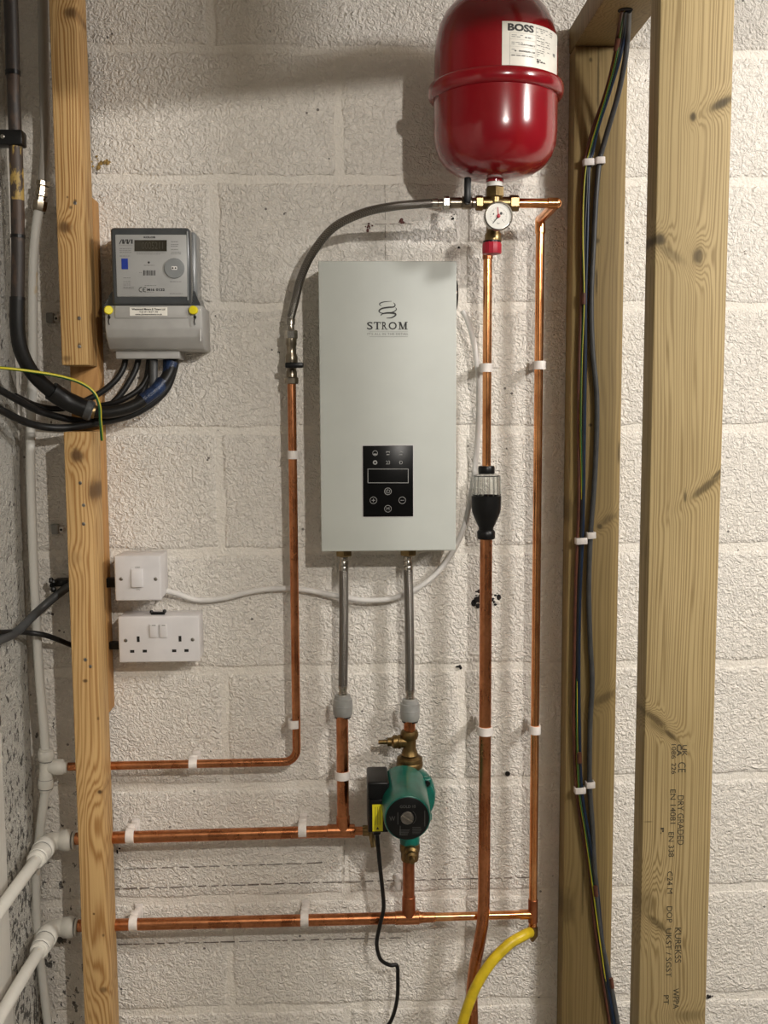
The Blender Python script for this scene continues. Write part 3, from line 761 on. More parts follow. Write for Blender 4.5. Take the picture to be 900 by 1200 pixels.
# ------------------------------------------------------------------ lowest horizontal pipe with pump riser
H3 = P5
hz = lambda px, py: at(px, py, H3).z
q0 = at(88, 1085, H3); q1 = at(470, 1076, H3); qt = at(479, 1075.5, H3); q2 = V(px5, H3, zt_)
t = thing('copper_pipe', 'lowest thick copper pipe along the wall with a tee feeding the pump', 'pipe', V(q0.x, 0, q0.z), CG)
MB().tube([q0, V(qt.x, H3, qt.z)], R22, 20, 0).build('pipe', m_copper, t)
dr = (V(qt.x, H3, qt.z)-q0).normalized()
MB().cyl(qt-dr*.026, qt+dr*.020, R22+.0015, bev=.001).build('tee', m_copper, t)
MB().lathe(qt+dr*.019, dr, [(R22+.0005, 0), (R22-.001, .006), (R15+.002, .010), (R15+.0014, .030), (R15+.0005, .031)], 18).build('reducer', m_copper, t)
MB().tube([qt+dr*.03, V(px5-.024, H3, zt_), ], R15, 18, 0).build('pipe', m_copper_new, t)
MB().tube([V(px5-.025, H3, zt_), V(px5-.004, H3, zt_)], R15+.0014, 18, 0).build('tee_branch', m_copper_new, t)
zr1 = at(479, 1003, H3).z
MB().tube([V(qt.x, H3, qt.z), V(qt.x, H3, zr1)], R22, 18, 0).build('riser', m_copper_dull, t)
MB().cyl(V(qt.x, H3, qt.z+.004), V(qt.x, H3, at(479, 1050, H3).z), R22+.0015, bev=.001).build('tee', m_copper_dull, t)
clip(157, 1081.5, H3, R22, 'h', 'white clip on the lowest copper pipe close to the pine post')
clip(357, 1076.5, H3, R22, 'h', 'white clip on the lowest copper pipe left of the hanging black flex')
clip(467.5, 1037, H3+.016, .004, 'v', 'white clip half hidden beside the short riser below the green pump')

# drain with yellow hose
t = thing('drain_cock', 'small brass drain cock at the foot of the right hand copper riser', 'valve', V(px5, P5, zb5-.012))
MB().lathe(V(px5, P5, at(626, 1103, P5).z), V(0, 0, 1), [(.003, 0), (.0075, .008), (.0100, .012), (.0100, .027), (.0090, .029)], 18).build('body', m_brass_old, t)
dz0 = at(624, 1092, P5).z
da = V(px5, P5, dz0); dbv = at(616, 1094, -.085)
MB().cyl(da, da+(dbv-da)*.98, .0068, .0062).build('outlet', m_brass_old, t)
yh = [da+(dbv-da)*.45]+[at(x, y, Y) for x, y, Y in ((614, 1096, -.085), (596, 1107, -.098), (574, 1130, -.108), (556, 1160, -.112), (542, 1200, -.112), (533, 1245, -.11), (527, 1300, -.105))]
yh += [V(yh[-1].x-.02, -.11, .25), V(yh[-1].x-.03, -.14, .02)]
o = tag(MB().tube(yh, .0098, 16, 8).build('yellow_hose', m_yhose, origin=yh[-1]), 'yellow hose pushed on the brass drain cock and dropping out of view', 'hose')

# ------------------------------------------------------------------ middle horizontal pipe with left riser
g0 = at(86, 983, H3); gt = at(402.5, 974, H3); g1 = at(424, 974, H3)
t = thing('copper_pipe', 'middle thick copper pipe along the wall joining the riser under the left braided hose', 'pipe', V(g0.x, 0, g0.z), CG)
dr = (gt-g0).normalized(); rxp = at(401.5, 900, H3).x; gt = V(rxp, H3, gt.z)
MB().tube([g0, gt], R22, 20, 0).build('pipe', m_copper, t)
MB().cyl(gt-V(.030, 0, -.0006), gt+V(.022, 0, 0), R22+.0015, bev=.001).build('tee', m_copper, t)
MB().cyl(gt, gt+V(0, 0, .030), R22+.0015, bev=.001).build('tee', m_copper, t)
MB().tube([gt, V(rxp, H3, at(401, 836, H3).z)], R22, 20, 0).build('riser', m_copper, t)
mb = MB(); a = gt+V(.020, 0, 0); mb.lathe(a, V(1, 0, 0), [(R15+.001, 0), (R15, .004), (R15, .018)], 18).build('stub', m_copper, t)
clip(153, 979.5, H3, R22, 'h', 'white clip on the middle copper pipe close to the pine post')
clip(354.5, 972.5, H3, R22, 'h', 'white clip on the middle copper pipe left of the copper tee')
clip(401, 908, H3, R22, 'v', 'white clip on the short copper riser above the left tee')
a = gt+V(.038, 0, 0)
t = thing('drain_valve', 'small brass drain valve at the right end of the middle copper pipe', 'valve', a)
MB().lathe(a-V(.002, 0, 0), V(1, 0, 0), [(.0085, 0), (.0100, .001), (.0100, .012), (.0075, .014), (.0075, .028)], 16).build('body', m_brass, t)
b1 = at(438, 993, H3-.012)
MB().cyl(a+V(.014, 0, 0), b1, .0058, .0052).build('spout', m_brass, t)

# ------------------------------------------------------------------ discharge pipe and tundish
dx = at(570.5, 480, DY).x
t = thing('copper_pipe', 'thin bright copper discharge pipe running from the red relief cap into the tundish', 'pipe', V(dx, DY, at(571, 546, DY).z), CG)
zd = at(570, 293, DY).z
MB().tube([V(dx, DY, zd), V(dx, DY, at(571, 548, DY).z)], R15, 18, 0).build('pipe', m_copper_new, t)
MB().ball(V(dx, DY, zd+.002), R15+.0014, n=14).build('elbow', m_copper_dull, t)
MB().cyl(V(dx, DY, zd+.002), V(dx, DY, zd-.016), R15+.0014, bev=.001).build('elbow', m_copper_dull, t)
MB().tube([V(dx, DY, zd+.002), V(rx, MY+.010, at(578, 280, MY).z)], R15+.0008, 16, 0).build('elbow', m_copper_dull, t)
clip(570, 431, DY, R15, 'v', 'white clip on the bright copper pipe above the tundish')
zq = lambda y: at(572, y, DY).z
tb = V(dx, DY, zq(632)); 
t = thing('tundish', 'black and clear plastic tundish fitted between two copper pipes', 'tundish', tb)
H = lambda y: zq(y)-tb.z
MB().lathe(tb, V(0, 0, 1), [(.0150, H(631.5)), (.0163, H(630)), (.0163, H(623)), (.0140, H(621))], 26).build('lower_nut', m_black, t)
MB().lathe(tb, V(0, 0, 1), [(.0130, H(622)), (.0135, H(618)), (.0200, H(609)), (.0255, H(600)), (.0265, H(594)), (.0268, H(581)), (.0255, H(580.5)), (.0250, H(594)), (.0115, H(615))], 32, caps=False).build('cup', m_black, t)
mb = MB(); mb.lathe(tb, V(0, 0, 1), [(.0250, H(580)), (.0240, H(557)), (.0110, H(554)), (.0105, H(555.2)), (.0228, H(558)), (.0238, H(580))], 32, caps=False)
mb.build('clear_funnel', m_clear, t)
mb = MB()
for k in range(16):
    a = 2*math.pi*k/16; d = V(math.cos(a), math.sin(a), 0)
    p = V(dx, DY, 0)+d*.0243; q = V(dx, DY, 0)+d*.0253; mb.tube([V(p.x, p.y, zq(557.5)), V(q.x, q.y, zq(580))], .0013, 6, 0)
mb.build('rib_ring', m_clear, t)
MB().lathe(tb, V(0, 0, 1), [(.0085, H(556)), (.0140, H(555.5)), (.0148, H(553.5)), (.0148, H(548)), (.0136, H(546)), (.0080, H(546))], 26).build('upper_nut', m_black, t)
t = thing('copper_pipe', 'thick copper discharge pipe below the tundish with a sideways bend near the bottom', 'pipe', V(dx, DY, zq(1000)), CG)
dp = [V(dx, DY, zq(629)), V(dx, DY, zq(800)), V(dx, DY, zq(1000)), V(dx-.001, DY, zq(1068)), at(562.5, 1100, DY), at(556, 1135, DY-.002), at(553, 1165, DY-.002), at(553.5, 1200, DY-.002), at(553.5, 1260, DY), V(at(553.5, 1260, DY).x, DY, .02)]
MB().tube(dp, R22, 20, 8).build('pipe', m_copper, t)
clip(568.5, 856, DY, R22, 'v', 'white clip on the thick copper pipe below the tundish')

# ------------------------------------------------------------------ the white heater
BF = -.100
b0x, b1x = at(374.7, 475, BF).x, at(534.8, 475, BF).x; b0z, b1z = at(455, 645.8, BF).z, at(455, 305.8, BF).z
t = thing('electric_boiler', 'tall white wall-hung electric heater with black touch panel', 'electric heater', V((b0x+b1x)/2, 0, b0z))
MB().box(b0x+.0015, b1x-.0015, BF+.0125, -.0005, b0z+.0015, b1z-.0015, .003, 2).build('casing', m_boiler, t)
cov = MB().box(b0x, b1x, BF, BF+.0115, b0z, b1z, .0022, 3).build('front_cover', m_boiler, t)
fb = lambda h: (lambda px, py: at(px, -py, BF-h))      # print laid on the front face, v upwards
ff = fb(.0005)
mb = MB()
def swoosh(pts, w):
    P = catmull([V(x, -y, 0) for x, y in pts], 8); n = len(P)
    for i in range(n-1):
        def e(j):
            tt = j/(n-1); ww = w[0]+(w[1]-w[0])*math.sin(math.pi*tt)
            if len(w) > 2: ww += w[2]*tt
            d = (P[min(j+1, n-1)]-P[max(j-1, 0)]).normalized(); nn = V(-d.y, d.x, 0)*ww/2
            return P[j]+nn, P[j]-nn
        (a, b), (c, d) = e(i), e(i+1)
        mb.quad(ff(a.x, a.y), ff(b.x, b.y), ff(d.x, d.y), ff(c.x, c.y))
swoosh([(459, 353), (451, 353.6), (446, 355), (444.8, 357), (447, 358.6)], (.5, 1.2))
swoosh([(461, 354.6), (463, 357), (461.5, 359.6), (455, 360.2), (448, 361.4), (444.3, 364), (445.5, 366.2), (449, 366.9)], (.5, 1.9))
swoosh([(449, 366.9), (456, 366.6), (462, 365), (464.6, 362.4), (463.4, 360.4)], (.5, 1.2))
swoosh([(446.3, 370), (447.8, 367.9), (453, 366.8), (459, 366.8), (463, 367.6), (463.3, 369.6), (459, 372.2), (453, 372.8)], (.7, 2.2))
mb.build('logo', m_print, cov, smooth=False)
mb = MB()
def R_(x0, x1, y0, y1): rect(mb, ff, x0, x1, -y1, -y0)
def letter(s, x0, x1, b=.0): text(mb, s, ff, x0, x1, -386.2, -377.2, b)
letter('S', 430, 436.8, .012)
R_(438, 446.2, 377.2, 378.2); R_(441.2, 443.2, 377.2, 386.2); R_(439.8, 444.6, 385.5, 386.2); R_(438, 438.7, 377.2, 379.8); R_(445.5, 446.2, 377.2, 379.8)
letter('R', 448, 453.4, .012); R_(447.0, 450.4, 385.5, 386.2); R_(447.0, 449, 377.2, 377.9); R_(452.2, 454.6, 385.5, 386.2)
letter('O', 455.4, 465.0, .014)
R_(468.0, 469.0, 377.2, 386.2); R_(474.6, 476.6, 377.2, 386.2); R_(466.6, 470.4, 385.5, 386.2); R_(473.4, 477.8, 385.5, 386.2); R_(466.6, 469.6, 377.2, 377.9); R_(474.8, 477.8, 377.2, 377.9)
mb.quad(ff(467.6, -377.2), ff(469.9, -377.2), ff(473.0, -386.0), ff(471.4, -386.0)); mb.quad(ff(475.0, -377.2), ff(476.0, -377.2), ff(472.6, -386.0), ff(471.6, -386.0))
mb.build('lettering', m_print, cov, smooth=False)
mb = MB(); text(mb, "IT'S ALL IN THE DETAIL", ff, 430.5, 478.5, -392.6, -390.0, 0, 1.15); R_(433, 478, 388.6, 388.85); R_(433, 478, 394.4, 394.75)
mb.build('motto_lettering', m_greyprint, cov, smooth=False)
# touch panel
p0 = at(425.6, 605.6, BF); p1 = at(484, 522, BF)
mb = MB().box(p0.x-.0012, p1.x+.0012, BF-.0006, BF+.002, p0.z-.0012, p1.z+.0012, .0005, 1); mb.build('panel_surround', m_plate, cov)
pan = MB().box(p0.x, p1.x, BF-.0020, BF+.002, p0.z, p1.z, .0008, 2).build('touch_panel', m_gloss, t)
ff = fb(.0024)
mb = MB()
for (a, b, c, d) in ((430.8, 478.8, 549.2, 550.0), (430.8, 478.8, 565.4, 566.2), (430.8, 431.6, 549.2, 566.2), (478, 478.8, 549.2, 566.2)): R_(a, b, c, d)
mb.build('display_frame', m_iconprint, pan, smooth=False)
mb = MB()
ringmark(mb, ff, 439.6, -531, 2.6, 3.2); R_(437.6, 441.6, 531.6, 533.2); R_(452.4, 457, 528.8, 529.6); R_(453, 456.4, 532.2, 533.2); ringmark(mb, ff, 454.7, -531.8, 2.0, 2.5, 10, 0.3, 2.8)
R_(467.4, 472.2, 529.2, 530.0); R_(468, 471.4, 532.4, 533.2); ringmark(mb, ff, 469.8, -531.4, 2.2, 2.7, 10, .3, 2.8)
ringmark(mb, ff, 439.6, -542, 1.2, 2.6); text(mb, '23', ff, 452.4, 457, -544.2, -539.8, .01); R_(468.2, 468.9, 540, 544); ringmark(mb, ff, 469.8, -542, 1.5, 2.1)
ringmark(mb, ff, 454.6, -575.8, 3.6, 4.3); ringmark(mb, ff, 454.6, -575.8, 1.8, 2.4, 14, 2.2, 7.2); R_(454.3, 454.9, 573, 576)
for cx, cy in ((437.6, 586.3), (471.4, 586.3), (454.6, 596.2)): ringmark(mb, ff, cx, -cy, 3.7, 4.25)
R_(435.6, 439.6, 586, 586.6); R_(437.3, 437.9, 584.3, 588.3); R_(469.4, 473.4, 586, 586.6); text(mb, 'M', ff, 452.9, 456.3, -598, -594.4)
mb.build('touch_icons', m_iconprint, pan, smooth=False)
# gland on the right flank
gz = at(538, 345.5, -.05).z
gl = MB().lathe(V(b1x-.0025, -.048, gz), V(1, 0, 0), [(.0265, 0), (.0275, .002), (.0275, .0065), (.0255, .0085), (.0200, .0090)], 30).build('flank_knob', m_black, t)
MB().lathe(V(b1x-.0025, -.048, gz), V(1, 0, 0), [(.0282, .0032), (.0282, .0052)], 30).build('knob_ring', m_steel, gl)
# outlets below
for px, lb_ in ((403, 0), (478.3, 1)):
    c = at(px, 652, -.045); MB().hexa(V(c.x, -.045, b0z-.016), V(c.x, -.045, b0z+.003), .0158, 0.0).build('outlet_nut', m_brass, t)

# braided tails under the heater
def tail(pxt, pxb, yb, label, yc0, yc1, lab2):
    a = at(pxt, 657, -.045); a.z = b0z-.0165; b = at(pxb, yb, -.045)
    t = thing('braided_hose', label, 'hose', b)
    d = (b-a).normalized()
    MB().lathe(a, d, [(.0078, 0), (.0084, .001), (.0084, .006), (.0076, .008), (.0086, .010), (.0086, .017), (.0078, .018), (.0088, .020), (.0088, .026)], 20).build('ferrule', m_steel, t)
    MB().tube([a+d*.022, a.lerp(b, .5)+V(.0008, 0, 0), b-d*.016], .0086, 18, 8).build('braided_hose_body', m_braid, t)
    MB().lathe(b-d*.019, d, [(.0088, 0), (.0088, .005), (.0076, .007), (.0076, .012), (.0084, .013), (.0084, .022)], 20).build('ferrule', m_steel, t)
    c0 = at(pxb, yc0, -.045); c1 = at(pxb, yc1, -.045); L = (c1-c0).length
    g = thing('push_fit_coupler', lab2, 'pipe fitting', c1)
    pr = [(.0105, 0), (.0140, .0005), (.0150, .006), (.0152, .0075), (.0178, .0085), (.0182, L*.45), (.0186, L*.5), (.0184, L*.62), (.0178, L-.006), (.0165, L-.004), (.0150, L)]
    MB().lathe(c0, c1-c0, pr, 28).build('body', m_greyfit, g)
    MB().lathe(c0+(c1-c0)*.47, c1-c0, [(.0186, 0), (.0190, .0008), (.0186, .0018)], 28).build('grip_ring', m_greyfit, g)
    MB().lathe(c1-(c1-c0).normalized()*.003, c1-c0, [(.0160, 0), (.0150, .004)], 28).build('lock_ring', m_black, g)
    return b
tail(402.8, 401.8, 815, 'left of two braided steel hoses hanging from the heater', 814, 840, 'grey push-fit coupler at the foot of the left braided hose')
tail(478, 480.5, 820, 'right of two braided steel hoses hanging from the heater', 819, 845, 'grey push-fit coupler at the foot of the right braided hose above the pump')

# ------------------------------------------------------------------ pump with valves
PX = at(480, 900, H3).x; pc = lambda y, Y=H3: V(PX, Y, at(480, y, Y).z)
t = thing('gate_valve', 'aged brass gate valve between the grey coupler and the green pump', 'valve', pc(898))
MB().tube([pc(842), pc(858)], R22-.0003, 18, 0).build('copper_tail', m_copper, t)
MB().lathe(pc(866), V(0, 0, 1), [(.0120, 0), (.0145, .001), (.0165, .006), (.0165, .011), (.0150, .016), (.0125, .0175)], 24).build('compression_nut', m_brass_old, t)
MB().lathe(pc(884), V(0, 0, 1), [(.0165, 0), (.0140, .006), (.0122, .012), (.0122, .030)], 24).build('body', m_brass_old, t)
MB().lathe(pc(899), V(0, 0, 1), [(.0235, 0), (.0248, .002), (.0250, .009), (.0240, .011), (.0245, .0125), (.0235, .0185), (.0190, .022), (.0150, .0235)], 28).build('union_nut', m_brass_old, t)
sp = pc(869)
MB().lathe(sp, V(-1, 0, 0), [(.0110, .004), (.0112, .016), (.0132, .017), (.0132, .021), (.0118, .0225), (.0125, .024), (.0125, .030), (.0080, .034), (.0080, .041), (.0042, .042), (.0040, .058)], 20).build('spindle', m_brass_old, t)

t = thing('circulation_pump', 'green circulation pump with black round faceplate and black terminal box', 'pump', pc(985))
vcn = at(477, 926, H3)                      # volute centre
MB().lathe(V(PX, H3, at(480, 985, H3).z), V(0, 0, 1), [(.0185, -.004), (.0190, .004), (.0165, .012), (.0160, .030)], 24).build('outlet_neck', m_green, t)
MB().lathe(pc(899), V(0, 0, -1), [(.0200, -.001), (.0205, .006), (.0185, .012), (.0240, .022)], 26).build('inlet_neck', m_green, t)
MB().lathe(V(vcn.x+.004, H3+.028, vcn.z-.006), V(0, -1, 0), [(.034, 0), (.044, .006), (.049, .016), (.049, .036), (.046, .044), (.043, .046)], 44).build('volute', m_green, t)
fl = MB().lathe(V(vcn.x+.002, H3-.017, vcn.z-.007), V(0, -1, 0), [(.0465, 0), (.0475, .002), (.0475, .011), (.0455, .013)], 4+40).build('motor_flange', m_green, t)
mfc = at(477.5, 959, -.215)                 # face centre
mcx, mcz = mfc.x, mfc.z
MB().lathe(V(mcx, H3-.028, mcz), V(0, -1, 0), [(.0440, 0), (.0435, .020), (.0415, .100), (.0405, .1325), (.0390, .1365), (.0378, .1372)], 48).build('motor_housing', m_green, t)
for sx, sz in ((-1, 1), (1, 1), (1, -1), (-1, -1)):
    c = V(vcn.x+.002+sx*.0330, H3-.030, vcn.z-.007+sz*.0330)
    lug = MB().box(c.x-.009, c.x+.009, c.y-.004, c.y+.012, c.z-.009, c.z+.009, .005, 3).build('flange_lug', m_green, t)
    MB().lathe(c+V(0, -.004, 0), V(0, -1, 0), [(.0050, 0), (.0055, .004), (.0045, .005)], 12).build('bolt', m_black, lug)
face = MB().lathe(V(mcx, -.2150, mcz), V(0, -1, 0), [(.0372, 0), (.0372, .0010), (.0365, .0014)], 48).build('faceplate', m_black, t)
MB().lathe(V(mcx-.0005, -.2162, mcz+.002), V(0, -1, 0), [(.0112, 0), (.0112, .0035), (.0105, .0042)], 28).build('bleed_screw', m_screw, face)
mb = MB().box(-.0105, .0105, -.0006, .0006, -.0015, .0015, 0, 1, Matrix.Translation(V(mcx-.0005, -.2206, mcz+.002)) @ Matrix.Rotation(math.radians(32), 4, 'Y'))
mb.build('screw_slot', m_steel, face)
m_faceprint = plain('dim_grey_print', C(.075, .075, .072), .5)
fp = lambda u, v: V(mcx+u*.001, -.2168, mcz+v*.001)
mb = MB(); text(mb, 'GOLD 15', fp, -13, 14, 19, 24, .02); text(mb, 'W', fp, -31, -21, -3, 5, .0)
for k in range(6): rect(mb, fp, 8, 24-abs(k-2), -16-k*2.2, -15.2-k*2.2)
for k in range(5): rect(mb, fp, -14, 4-k, -20-k*2.2, -19.2-k*2.2)
rect(mb, fp, -17, -16, -10, 12); rect(mb, fp, 29, 30, -14, 14); rect(mb, fp, -13, -12, -28, -12)
ringmark(mb, fp, 0, 2, 14, 14.6, 14, -.9, .9)
mb.build('faceplate_print', m_faceprint, face, smooth=False)
# terminal box
tx1 = at(447, 950, -.150).x; tx0 = at(431, 950, -.150).x
tz1 = at(438, 914, -.140).z; tz0 = at(438, 977, -.150).z
tbx = MB().box(tx0, tx1+.014, -.152, -.070, tz0+.002, tz1, .004, 3).build('terminal_box', m_black, t)
mb = MB().box(tx0+.001, tx1+.012, -.157, -.150, tz0+.006, tz1-.030, .002, 2); mb.build('terminal_cover', m_black, tbx)
y0 = at(436.5, 974.5, -.1585); y1 = at(448.5, 943, -.1585)
ylb = MB().box(y0.x, y1.x, -.1578, -.156, y0.z, y1.z).build('warning_label', m_yellow, tbx)
mb = MB(); yc = (y0.x+y1.x)/2
mb.add([V(yc-.0028, -.1582, y0.z+.0035), V(yc+.0028, -.1582, y0.z+.0035), V(yc, -.1582, y0.z+.0085)], [[0, 1, 2]])
for k in range(3): mb.quad(V(yc-.004+k*.004, -.1582, y0.z+.012), V(yc-.0035+k*.004, -.1582, y0.z+.012), V(yc-.0035+k*.004, -.1582, y1.z-.004), V(yc-.004+k*.004, -.1582, y1.z-.004))
mb.build('warning_print', m_print, ylb, smooth=False)
cg = at(441, 980, -.112)
MB().lathe(V(cg.x, -.112, tz0+.004), V(.06, 0, -1), [(.0095, 0), (.0095, .010), (.0075, .013), (.0070, .020), (.0050, .022)], 18).build('cable_gland', m_black, t)
cb = V(cg.x+.001, -.112, tz0-.014)
cp = [cb]+[at(x, y, Y) for x, y, Y in ((444.5, 1008, -.108), (448, 1040, -.098), (449.5, 1064, -.090), (445, 1085, -.085), (441.5, 1106, -.075), (446, 1124, -.062), (457, 1131, -.055), (465, 1131.5, -.052), (466.2, 1145, -.05), (465.5, 1170, -.05), (460, 1192, -.05), (452, 1206, -.05), (438, 1230, -.05))]
cp += [V(cp[-1].x-.02, -.05, .2), V(cp[-1].x-.02, -.06, .01)]
tag(MB().tube(cp, .0037, 12, 8).build('pump_flex', m_rubber, origin=cp[-1]), 'thin black flex hanging from the pump with a kink near the bottom', 'cable')
# lower valve
t = thing('gate_valve', 'small aged brass valve under the green pump with spindle towards the viewer', 'valve', pc(1006))
MB().lathe(pc(1008), V(0, 0, 1), [(.0122, 0), (.0160, .001), (.0170, .006), (.0170, .016), (.0190, .020), (.0190, .030), (.0170, .034)], 24).build('body', m_brass_old, t)
s0 = V(PX, H3, at(480, 993, H3).z)
MB().lathe(s0, V(.02, -1, -.05), [(.0125, .010), (.0135, .022), (.0135, .028), (.0095, .032), (.0095, .040), (.0050, .042), (.0050, .056)], 20).build('spindle', m_brass_old, t)

# ------------------------------------------------------------------ electricity meter
MF = -.106
t = thing('electricity_meter', 'grey electricity meter with small dark display and yellow seals', 'electricity meter', at(183, 412, -.03))
a = at(131.5, 358, MF); b = at(222, 266.5, MF)
mcase = MB().box(a.x, b.x, MF, -.060, a.z+.0005, b.z, .006, 3).build('upper_case', m_case, t)
MB().box(a.x-.003, b.x+.0045, -.0605, -.002, a.z-.020, b.z+.001, .006, 3).build('back_case', m_caseside, t)
c0 = at(137, 348, MF); c1 = at(219, 275, MF)
fc = MB().box(c0.x, c1.x, MF-.0016, MF+.003, c0.z, c1.z, .002, 2).build('faceplate', m_face, t)
FB = MF-.0016
fm = lambda px, v: at(px, -v, FB-.0004)
mb = MB(); rect(mb, fm, 157.5, 195.5, -294.5, -281.3); mb.build('display', m_lcd, fc, smooth=False)
mb = MB(); text(mb, '0005211', lambda p, v: at(p, -v, FB-.0008), 166, 191, -291.8, -283.6); mb.build('display_digits', plain('lcd_segment', C(.055, .047, .03), .4), fc, smooth=False)
mb = MB()
for pts in (((140, 286), (142.6, 280.5), (144.2, 280.5), (144.2, 285.6)), ((145, 286), (147.6, 280.5), (149.2, 280.5), (149.2, 285.6)), ((150, 286), (152.6, 280.5), (154.6, 280.5), (154.6, 285.6))):
    for i in range(len(pts)-1):
        (x0, y0), (x1, y1) = pts[i], pts[i+1]; wv = .55 if i != 2 else .9
        mb.quad(fm(x0-wv, -y0), fm(x0+wv, -y0), fm(x1+wv, -y1), fm(x1-wv, -y1))
text(mb, 'KOLOB', fm, 168.5, 182, -279.2, -276.9, .03)
disc(mb, fm, 174.3, -307.6, 1.3); text(mb, 'M16', fm, 172.5, 181, -341, -338, .03); text(mb, '0122', fm, 182.8, 193, -341, -338, .03)
ringmark(mb, fm, 165.6, -339.4, 2.2, 3.0, 12, 1.2, 5.1); ringmark(mb, fm, 170.2, -339.4, 2.2, 3.0, 12, 1.2, 5.1); rect(mb, fm, 167.8, 169.6, -339.7, -339.1)
for k in range(10):
    wv = .5 if k % 3 else .9; rect(mb, fm, 168+k*1.45, 168+k*1.45+wv, -322.8, -316.8)
mb.build('face_print', m_print, fc, smooth=False)
mb = MB(); rnd = random.Random(4)
def fine(x0, x1, y, h=.8):
    x = x0
    while x < x1:
        wv = rnd.uniform(1, 3.5); rect(mb, fm, x, min(x1, x+wv), -y-h/2, -y+h/2); x += wv+.6
for y in (287.6, ): fine(140, 155, y, .4)
for y in (291.3, 293.6, 295.7, 300): fine(140.2, 154 if y < 296 else 153, y)
for y in (296.0, 297.8): fine(160, 194 if y < 297 else 188, y, .6)
for y in (283.2, 286.5, 288.5, 292.5, 295.5, 297.5): fine(200.5, 209 if y < 294 else 212, y)
fine(168.5, 181, 310.9); fine(163.3, 166, 319.5); fine(199, 212.5, 330); fine(199, 214, 344); fine(169.5, 183, 334.6); fine(172, 181, 342.6, .4)
for y in (325.6, 329.8, 332, 334, 336.5, 338): fine(144.5, 153 if y < 336 else 157, y, .6)
mb.build('small_face_print', m_greyprint, fc, smooth=False)['kind'] = 'stuff'
MB().box(at(142.5, 309, FB).x, at(150, 309, FB).x, FB-.0008, FB+.001, at(146, 315.5, FB).z, at(146, 303, FB).z).build('blue_sticker', m_bluelabel, fc)
pcn = at(204.5, 314.5, FB)
port = MB().lathe(pcn, V(0, -1, 0), [(.0165, -.002), (.0172, .001), (.0165, .003), (.0150, .0032)], 32).build('optical_port', m_caseside, fc)
MB().box(pcn.x-.005, pcn.x+.005, pcn.y-.0040, pcn.y-.002, pcn.z-.0032, pcn.z+.0032, .0015).build('port_window', m_white, port)
for s in (-1, 1): MB().lathe(pcn+V(s*.0024, -.0040, 0), V(0, -1, 0), [(.0014, -.001), (.0014, .0003)], 12).build('port_eye', m_black, port)
mb = MB(); e0 = at(219.6, 352, MF); e1 = at(218.6, 270, MF)
MB().tube([e0+V(.0008, -.0006, 0), e1+V(.0008, -.0006, -.002)], .0012, 8, 0).build('clear_edge', m_caseside, mcase)
# shoulders and lower cover
LF = -.100
a = at(122.5, 358, LF); b = at(237.5, 410, LF); bk = at(243, 400, -.010).x
sh = MB(); z0 = a.z; z1 = at(180, 342, -.06).z
xl, xr = at(122, 355, -.06).x, at(237, 355, -.06).x; il, ir = at(133, 340, -.06).x, at(229, 340, -.06).x
sh.prism([V(xl, -.072, z0), V(xr, -.072, z0), V(ir, -.072, z1), V(il, -.072, z1)], (0, .070, 0)).build('shoulder', m_case, t)
zlo = at(180, 398, LF).z; zbot = at(180, 411, -.066).z
lc = MB(); pf = [(-.1005, z0), (-.1020, z0-.010), (-.1020, zlo+.018), (-.0970, zlo+.004), (-.0780, zbot+.002), (-.0700, zbot), (-.002, zbot), (-.002, z0)]
vsL = [V(a.x, y, z) for y, z in pf]; 
bm2 = bmesh.new(); vv = [bm2.verts.new(p) for p in vsL]; fcx = bm2.faces.new(vv); r = bmesh.ops.extrude_face_region(bm2, geom=[fcx])
for e in r['geom']:
    if isinstance(e, bmesh.types.BMVert): e.co.x = b.x+.001
bmesh.ops.bevel(bm2, geom=[e for e in bm2.edges], offset=.0028, segments=2, profile=.5, affect='EDGES')
bm2.verts.index_update(); lc.add([v.co.copy() for v in bm2.verts], [[v.index for v in f_.verts] for f_ in bm2.faces]); bm2.free()
lcov = lc.build('terminal_cover', m_cover, t, ang=50)
MB().box(at(134.5, 365, -.1035).x, at(221, 365, -.1035).x, -.1042, -.094, at(180, 373.0, -.1035).z, z0-.0005, .0016).build('cover_step', m_cover, lcov)
w0 = at(152.2, 370, -.1046); w1 = at(196, 360.2, -.1046)
ws = MB().box(w0.x, w1.x, -.1046, -.1036, w0.z, w1.z).build('white_sticker', m_label, lcov)
fs_ = lambda p, v: at(p, -v, -.1050)
mb = MB(); text(mb, 'Westwood Meters & Timers Ltd', fs_, 154.5, 193.5, -363.5, -361.1, .02); text(mb, 'Tel 01 827 70', fs_, 163, 185, -366.4, -364.6, .01); text(mb, 'www.ukmeterstimers.co.uk', fs_, 158.5, 190, -369.3, -367.3, .02)
mb.build('sticker_print', m_print, ws, smooth=False)
for px in (126.5, 227):
    c = at(px, 363.5, -.105)
    s_ = MB().lathe(c+V(0, .004, 0), V(.25 if px < 200 else -.1, -1, 0), [(.0074, 0), (.0074, .008), (.0062, .0095)], 20).build('seal', m_yseal, t)
    MB().tube([c+V(.001, -.002, -.006), c+V(.0025, -.0035, -.012), c+V(.001, -.003, -.019), c+V(.0022, -.0025, -.025)], .0010, 6, 5).build('seal_wire', m_black, s_)
    MB().ball(c+V(.0022, -.003, -.012), .0026, (1, .6, 1.3), 8).build('seal_crimp', m_black, s_)
MB().box(at(139.5, 415, -.04).x, at(213, 415, -.04).x, -.066, -.006, at(180, 420.5, -.060).z, zbot+.001, .001).build('skirt', m_cover, t)
MB().tube([at(235, 400, LF-.001), at(234.5, 362, LF-.001)], .0009, 6, 0).build('cover_edge', m_white, lcov)

